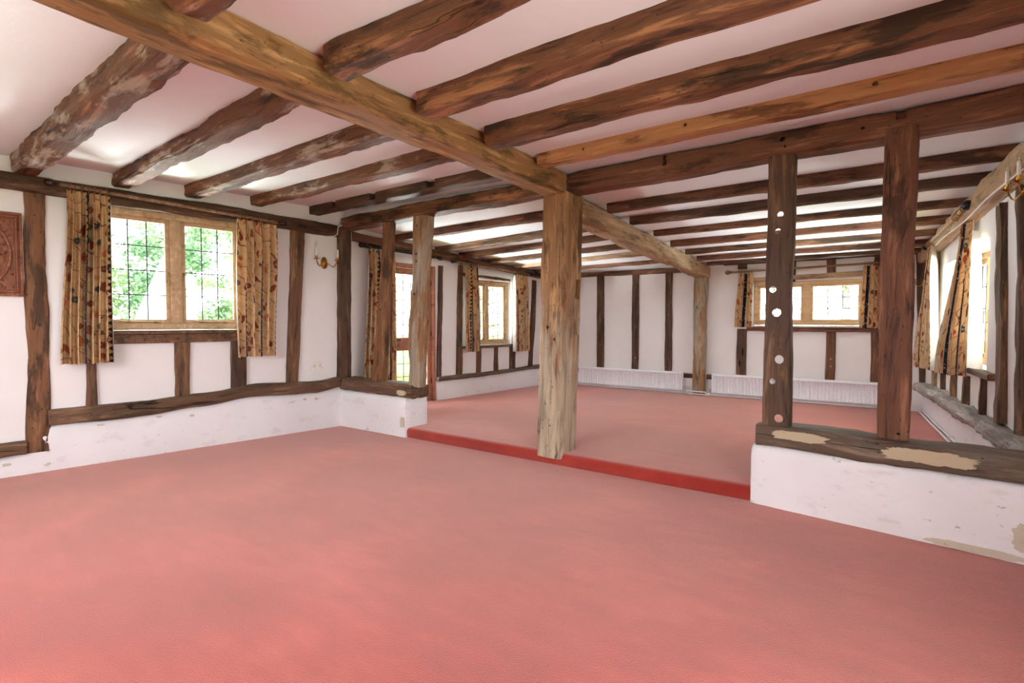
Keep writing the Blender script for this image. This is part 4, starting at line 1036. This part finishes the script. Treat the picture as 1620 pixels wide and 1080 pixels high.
def radiator(x0, x1, label, pitch=.0535):
    y1 = FY-.045; z0, z1 = .165, .525
    root = thing('radiator', ((x0+x1)/2, y1, UP), label, 'radiator', 'white panel radiators along the end wall')
    def part(nm, bm, mt, sh=None):
        o = obj(nm, bm, mt, None, sh); o.parent = root; o.matrix_parent_inverse = Matrix.Translation(-root.location); return o
    bm = bmesh.new(); yf = y1-.06; n = int((x1-x0)/pitch); st = 10; prev = None
    zz = [(z0, .012), (z0+.012, .004), (z0+.03, 0), (z0+.045, None), (z1-.05, None), (z1-.035, 0), (z1-.02, .002), (z1-.004, .010), (z1, .022)]
    for i in range(n*st+1):
        x = x0 + (x1-x0)*i/(n*st); ph = (i % st)/st
        w = max(0, math.sin(PI*ph))**.8 * .022
        col = [bm.verts.new((x, yf + (d if d is not None else w), z)) for z, d in zz]
        col.append(bm.verts.new((x, y1, z1))); col.append(bm.verts.new((x, y1, z0)))
        if prev:
            m = len(col)
            for k in range(m): bm.faces.new((prev[k], col[k], col[(k+1) % m], prev[(k+1) % m]))
        else: bm.faces.new(col)
        prev = col
    bm.faces.new(prev)
    part('panel', bm, WHITE, 60)
    for s, x in ((-1, x0), (1, x1)):
        bm = bmesh.new(); tube(bm, [(x-s*.01, yf+.03, z0+.03), (x+s*.035, yf+.03, z0+.03), (x+s*.035, yf+.03, UP-.01)], .009, 10)
        lathe(bm, Matrix.Translation((x+s*.035, yf+.03, z0+.01)), [(.013, 0), (.016, .01), (.016, .03), (.012, .035), (.017, .04), (.017, .075), (.010, .08), (0, .08)], 14)
        part('valve', bm, COPPER)
    bm = bmesh.new()
    for f in (.12, .5, .88):
        x = x0+(x1-x0)*f; box(bm, Matrix(), x-.02, x+.02, y1-.005, FY+.0, z0+.05, z1-.04)
    part('wall_bracket', bm, COPPER)
radiator(-5.615, -3.40, 'long white radiator on the garden-door half of the end wall')
radiator(-2.87, -.375, 'white radiator beneath the end window, beyond the pegged stud')
# pipes
bm = bmesh.new()
tube(bm, [(-5.6, FY-.075, UP+.02), (-3.32, FY-.075, UP+.02), (-3.26, FY-.17, UP+.024), (-3.24, FY-.215, UP+.026), (-2.93, FY-.215, UP+.026), (-2.88, FY-.12, UP+.022), (-.3, FY-.09, UP+.02), (RX(9.9)-.13, FY-.12, UP+.02)], .011, 10)
tag(obj('heating_pipe', bm, WHITE), 'white heating pipe along the floor at the foot of the end wall', 'pipe')
bm = bmesh.new()
tube(bm, [(-3.33, FY-.09, UP+.075), (-3.28, FY-.215, UP+.075), (-2.95, FY-.215, UP+.075), (-2.93, FY-.215, UP+.05), (-2.905, FY-.12, UP+.045)], .011, 10)
tag(obj('heating_pipe', bm, WHITE), 'short white pipe bridging the foot of the end wall post', 'pipe')
rp = thing('heating_pipe', (RX(8)-.06, 8, UP), 'pair of white pipes along the plinth of the side-window wall', 'pipe')
for k, (o, z) in enumerate(((.035, .022), (.012, .055))):
    bm = bmesh.new(); tube(bm, [(RX(y)-.015-o, y, UP+z) for y in (9.85, 9, 8, 7, 6, 5.1)], .0115, 10)
    q = obj('pipe_run', bm, WHITE); q.parent = rp; q.matrix_parent_inverse = Matrix.Translation(-rp.location)
for y in (7.6, 7.15, 6.7):
    bm = bmesh.new(); box(bm, Matrix.Translation((RX(y)-.03, y, UP)), -.03, .03, -.012, .012, .035, .085, .005)
    q = obj('pipe_clip', bm, WHITE); q.parent = rp; q.matrix_parent_inverse = Matrix.Translation(-rp.location)
# plaster upstand on the end wall by the far corner
bm = bmesh.new(); box(bm, Matrix(), -.30, .22, FY-.05, FY+.01, UP-.02, .50, .012)
tag(obj('baseboard_far', bm, P_PLINTH), 'white plaster upstand in the far corner', None, None, 'structure')
bm = bmesh.new(); box(bm, Matrix(), -6.30, -3.2, FY-.035, FY+.01, UP-.02, .415, .012)
tag(obj('baseboard_far_left', bm, P_PLINTH), 'white plaster upstand behind the long radiator', None, None, 'structure')
bm = bmesh.new(); box(bm, Matrix(), -2.97, -.32, FY-.035, FY+.01, UP-.02, .415, .012)
tag(obj('baseboard_far_right', bm, P_PLINTH), 'white plaster upstand behind the second radiator', None, None, 'structure')
# cables pinned to the timbers
bm = bmesh.new()
tube(bm, [(LX(4.42)+.005, 4.42, 2.625), (LX(4.5)+.03, 4.50, 2.628), (LX(4.55)+.045, 4.545, 2.66), (LX(4.56)+.055, 4.552, 2.76), (-6.33, 4.60, 2.79), (-6.315, 4.70, 2.785)], .007, 8)
tag(obj('electric_cable', bm, CABLE), 'pale cable looping over the top of the dark corner post', 'cable')
bm = bmesh.new(); tube(bm, [(RX(y)-.106+.012*math.sin(y*3), y, 2.475-.026*(y-5.0)) for y in [4.95+.2*k for k in range(18)]], .006, 8)
tag(obj('electric_cable', bm, WHITE), 'thin white cable running along the pale wall plate', 'cable')

# carved wooden panel
def carved():
    y0, y1, z0, z1 = .72, 1.352, 1.695, 2.478
    M = frame(dL, UZ, dL.cross(UZ), onL(y0, -.03, z0)); W, Hh = (y1-y0)*1.006, z1-z0
    root = thing('carved_panel', onL((y0+y1)/2, -.03, z0), 'carved red-brown wooden wall panel with oval medallion, partly out of view', 'carved panel')
    def part(nm, bm, mt, sh=None):
        o = obj(nm, bm, mt, None, sh); o.parent = root; o.matrix_parent_inverse = Matrix.Translation(-root.location); return o
    bm = bmesh.new()
    for k, (ins, wd, d) in enumerate(((0, .022, .034), (.022, .014, .026), (.036, .016, .040), (.052, .010, .024))):
        a, b, c, d_ = ins, W-ins, ins, Hh-ins
        box(bm, M, a, b, c, c+wd, 0, d, .004); box(bm, M, a, b, d_-wd, d_, 0, d, .004); box(bm, M, a, a+wd, c+wd, d_-wd, 0, d, .004); box(bm, M, b-wd, b, c+wd, d_-wd, 0, d, .004)
    part('moulded_frame', bm, W_CARVE)
    bm = bmesh.new(); box(bm, M, .05, W-.05, .05, Hh-.05, 0, .012); part('back_board', bm, W_CARVE)
    cx, cz = W/2, Hh/2; ra, rb = W/2-.085, Hh/2-.085
    bm = bmesh.new(); tube(bm, [M @ V((cx+ra*math.cos(2*PI*k/64), cz+rb*math.sin(2*PI*k/64), .018)) for k in range(64)], .012, 8, closed=True); part('oval_moulding', bm, W_CARVE)
    bm = bmesh.new(); n = 44
    G = []
    for j in range(n+1):
        row = []
        for i in range(n+1):
            a, b = -1+2*i/n, -1+2*j/n
            x = a*math.sqrt(max(0, 1-b*b/2)); z = b*math.sqrt(max(0, 1-a*a/2))
            h = .014 + .03*max(0, 1-(x*x+z*z))*(.5+.6*noise.noise((x*2.6, z*2.6, 4))) + .012*noise.noise((x*7, z*7, 2))*(1 if x*x+z*z < .95 else 0)
            row.append(bm.verts.new(M @ V((cx+x*(ra-.004), cz+z*(rb-.004), max(.008, h)))))
        G.append(row)
    for j in range(n):
        for i in range(n): bm.faces.new((G[j][i], G[j][i+1], G[j+1][i+1], G[j+1][i]))
    part('relief_medallion', bm, W_CARVE, 70)
    random.seed(4)
    for sx in (0, 1):
        for sz in (0, 1):
            bm = bmesh.new()
            for k in range(26):
                x = .066 + random.random()*.14; z = .066 + random.random()*.17
                px_, pz_ = (x if sx == 0 else W-x), (z if sz == 0 else Hh-z)
                if ((px_-cx)/(ra+.018))**2 + ((pz_-cz)/(rb+.018))**2 < 1.0: continue
                lathe(bm, M @ Matrix.Translation((px_, pz_, .012)) @ Matrix.Rotation(random.random()*3, 4, 'Z') @ Matrix.Diagonal((1, .55, 1, 1)), [(.017, 0), (.014, .006), (.007, .010), (0, .011)], 8)
            if len(bm.verts): part('leaf_carving', bm, W_CARVE)
            else: bm.free()
carved()

# ------------------------------------------------------------------ garden
bm = bmesh.new(); box(bm, Matrix(), -60, 40, -40, 70, -.6, -.35)
tag(obj('lawn', bm, LAWN, smooth=False), 'sunlit lawn outside the windows', 'lawn', None, 'structure')
def tree(x, y, Hh, R, mat, label, seed, n=5200, leaf=.13, zlow=.0, group='garden trees'):
    rnd = random.Random(seed); g = -.36
    root = thing('garden_tree', (x, y, g), label, 'tree', group)
    bm = bmesh.new(); tube(bm, [(x+.05*math.sin(k), y+.05*math.cos(k*2), g+Hh*.8*k/6) for k in range(7)], [.16*(1-k/9) for k in range(7)], 8)
    for k in range(7):
        a = rnd.random()*6.28; z = g+Hh*(.2+.09*k); l = R*.7*(1-.07*k)
        tube(bm, [(x, y, z), (x+math.cos(a)*l*.5, y+math.sin(a)*l*.5, z+.25), (x+math.cos(a)*l, y+math.sin(a)*l, z+.35)], [.05, .035, .012], 6)
    o = obj('trunk', bm, BARK); o.parent = root; o.matrix_parent_inverse = Matrix.Translation(-root.location)
    vs, fs = [], []
    cl = []
    for k in range(46):
        h = rnd.random(); rr = R*(1-.75*h)*(.55+.5*rnd.random()); a = rnd.random()*6.28
        cl.append((x+rr*math.cos(a), y+rr*math.sin(a), g+zlow+(Hh-zlow)*h, .30+.4*rnd.random()))
    for k in range(n):
        c = cl[rnd.randrange(len(cl))]; s = c[3]
        p = V((c[0]+rnd.gauss(0, s*.55), c[1]+rnd.gauss(0, s*.55), max(g+.05, c[2]+rnd.gauss(0, s*.32))))
        d = V((rnd.gauss(0, 1), rnd.gauss(0, 1), rnd.gauss(-.3, .6))).normalized(); e = d.orthogonal().normalized()
        e = (e*math.cos(k) + d.cross(e)*math.sin(k)); L = leaf*(.6+.8*rnd.random()); b = len(vs)
        vs += [p, p+d*L*.5+e*L*.28, p+d*L, p+d*L*.5-e*L*.28]; fs.append((b, b+1, b+2, b+3))
    me = bpy.data.meshes.new('foliage'); me.from_pydata(vs, [], fs)
    f = objm('foliage', me, mat, None, smooth=False); f.parent = root; f.matrix_parent_inverse = Matrix.Translation(-root.location)
random.seed(3)
TR = [(-17.5, 4.3, 5.5, 2.1, LEAF_A, 'dense green tree seen in the first light of the near window'),
      (-16.5, 6.6, 6.0, 2.0, LEAF_C, 'bluish green tree seen across the mullion of the near window'),
      (-15.0, 8.3, 5.5, 2.0, LEAF_A, 'bushy green tree seen in the second light of the near window'),
      (-19.0, 7.5, 7.0, 2.2, LEAF_B, 'pale tall tree behind the near-window trees'),
      (-13.2, 11.3, 4.6, 1.7, LEAF_B, 'pale tree seen through the garden door'),
      (-13.8, 16.5, 5.0, 1.8, LEAF_B, 'pale tree seen through the far double window'),
      (-4.2, 19.5, 4.2, 1.9, LEAF_B, 'pale bush seen through the end window, garden-door half'),
      (-1.6, 20.0, 4.4, 2.0, LEAF_B, 'pale bush seen through the end window, beside the second curtain')]
for i, (x, y, h, r, m, lb) in enumerate(TR): tree(x, y, h, r, m, lb, 10+i, n=6500 if i < 4 else 3200, leaf=.14 if i < 4 else .12)
# white conical canopy on the lawn
bm = bmesh.new(); c = V((-10.75, 4.08, -.36))
def onray(px_, d):
    pass
lathe(bm, Matrix.Translation(c), [(1.28, 0), (1.10, .35), (.62, 1.55), (.30, 2.35), (.05, 2.98), (0, 3.05)], 12)
tent = tag(obj('garden_canopy', bm, TENT, None, 25), 'white conical canopy on the lawn seen through the near window', 'canopy')

# ------------------------------------------------------------------ light
w = bpy.data.worlds.new('sky'); SC.world = w; w.use_nodes = True
nt = w.node_tree; nt.nodes.clear()
bg = nt.nodes.new('ShaderNodeBackground'); bg.inputs[0].default_value = (.91, .965, 1.0, 1); bg.inputs[1].default_value = 7.5
ow = nt.nodes.new('ShaderNodeOutputWorld'); nt.links.new(bg.outputs[0], ow.inputs[0])

def fill_lamp(name, loc, d, sx, sy, power, col=(.95, .98, 1)):
    l = bpy.data.lights.new(name, 'AREA'); l.shape = 'RECTANGLE'; l.size = sx; l.size_y = sy; l.energy = power; l.color = col
    o = bpy.data.objects.new(name, l); COL.objects.link(o); o.location = loc
    o.rotation_euler = V(d).to_track_quat('-Z', 'Y').to_euler()
    return o
# added fill lamps aimed up through each opening, standing outside and low down
K = 1.25
fill_lamp('fill_lamp_near_window', (-9.2, 2.65, .0), (1, 0, .45), 2.0, .9, 190*K)
fill_lamp('fill_lamp_far_window', (-8.8, 8.0, .0), (1, 0, .5), 2.0, .9, 330*K)
fill_lamp('fill_lamp_garden_door', (-9.0, 6.1, -.25), (1, 0, .4), 1.4, .7, 520*K)
fill_lamp('fill_lamp_end_window', (-1.4, 12.1, .3), (0, -1, .5), 2.0, .9, 420*K)
fill_lamp('fill_lamp_side_window', (2.9, 7.5, -.1), (-1, 0, .5), 2.8, .9, 850*K)
fill_lamp('fill_lamp_beside_camera', (2.4, .8, -.1), (-1, .25, .8), 2.4, .7, 130*K)
fill_lamp('fill_lamp_back_opening', (-3.2, Y0-2.3, -.1), (0, 1, .55), 3.4, .9, 760*K)

# ------------------------------------------------------------------ camera
cam = bpy.data.cameras.new('camera'); co = bpy.data.objects.new('camera', cam); COL.objects.link(co)
F = 850.0; pitch = math.atan(30/F); yaw = math.radians(36.528)
cam.sensor_width = 36; cam.lens = 36*F/1620; cam.clip_start = .02; cam.clip_end = 300
co.location = (0, 0, EYE); co.rotation_euler = (PI/2 - pitch, 0, yaw)
SC.camera = co
vs = SC.view_settings
vs.view_transform = 'Standard'; vs.look = 'None'; vs.gamma = 1; vs.use_curve_mapping = False; vs.exposure = 0.84
SC.cycles.max_bounces = 10; SC.cycles.diffuse_bounces = 7; SC.cycles.transparent_max_bounces = 12
SC.cycles.use_denoising = True
SC.cycles.caustics_reflective = False; SC.cycles.caustics_refractive = False
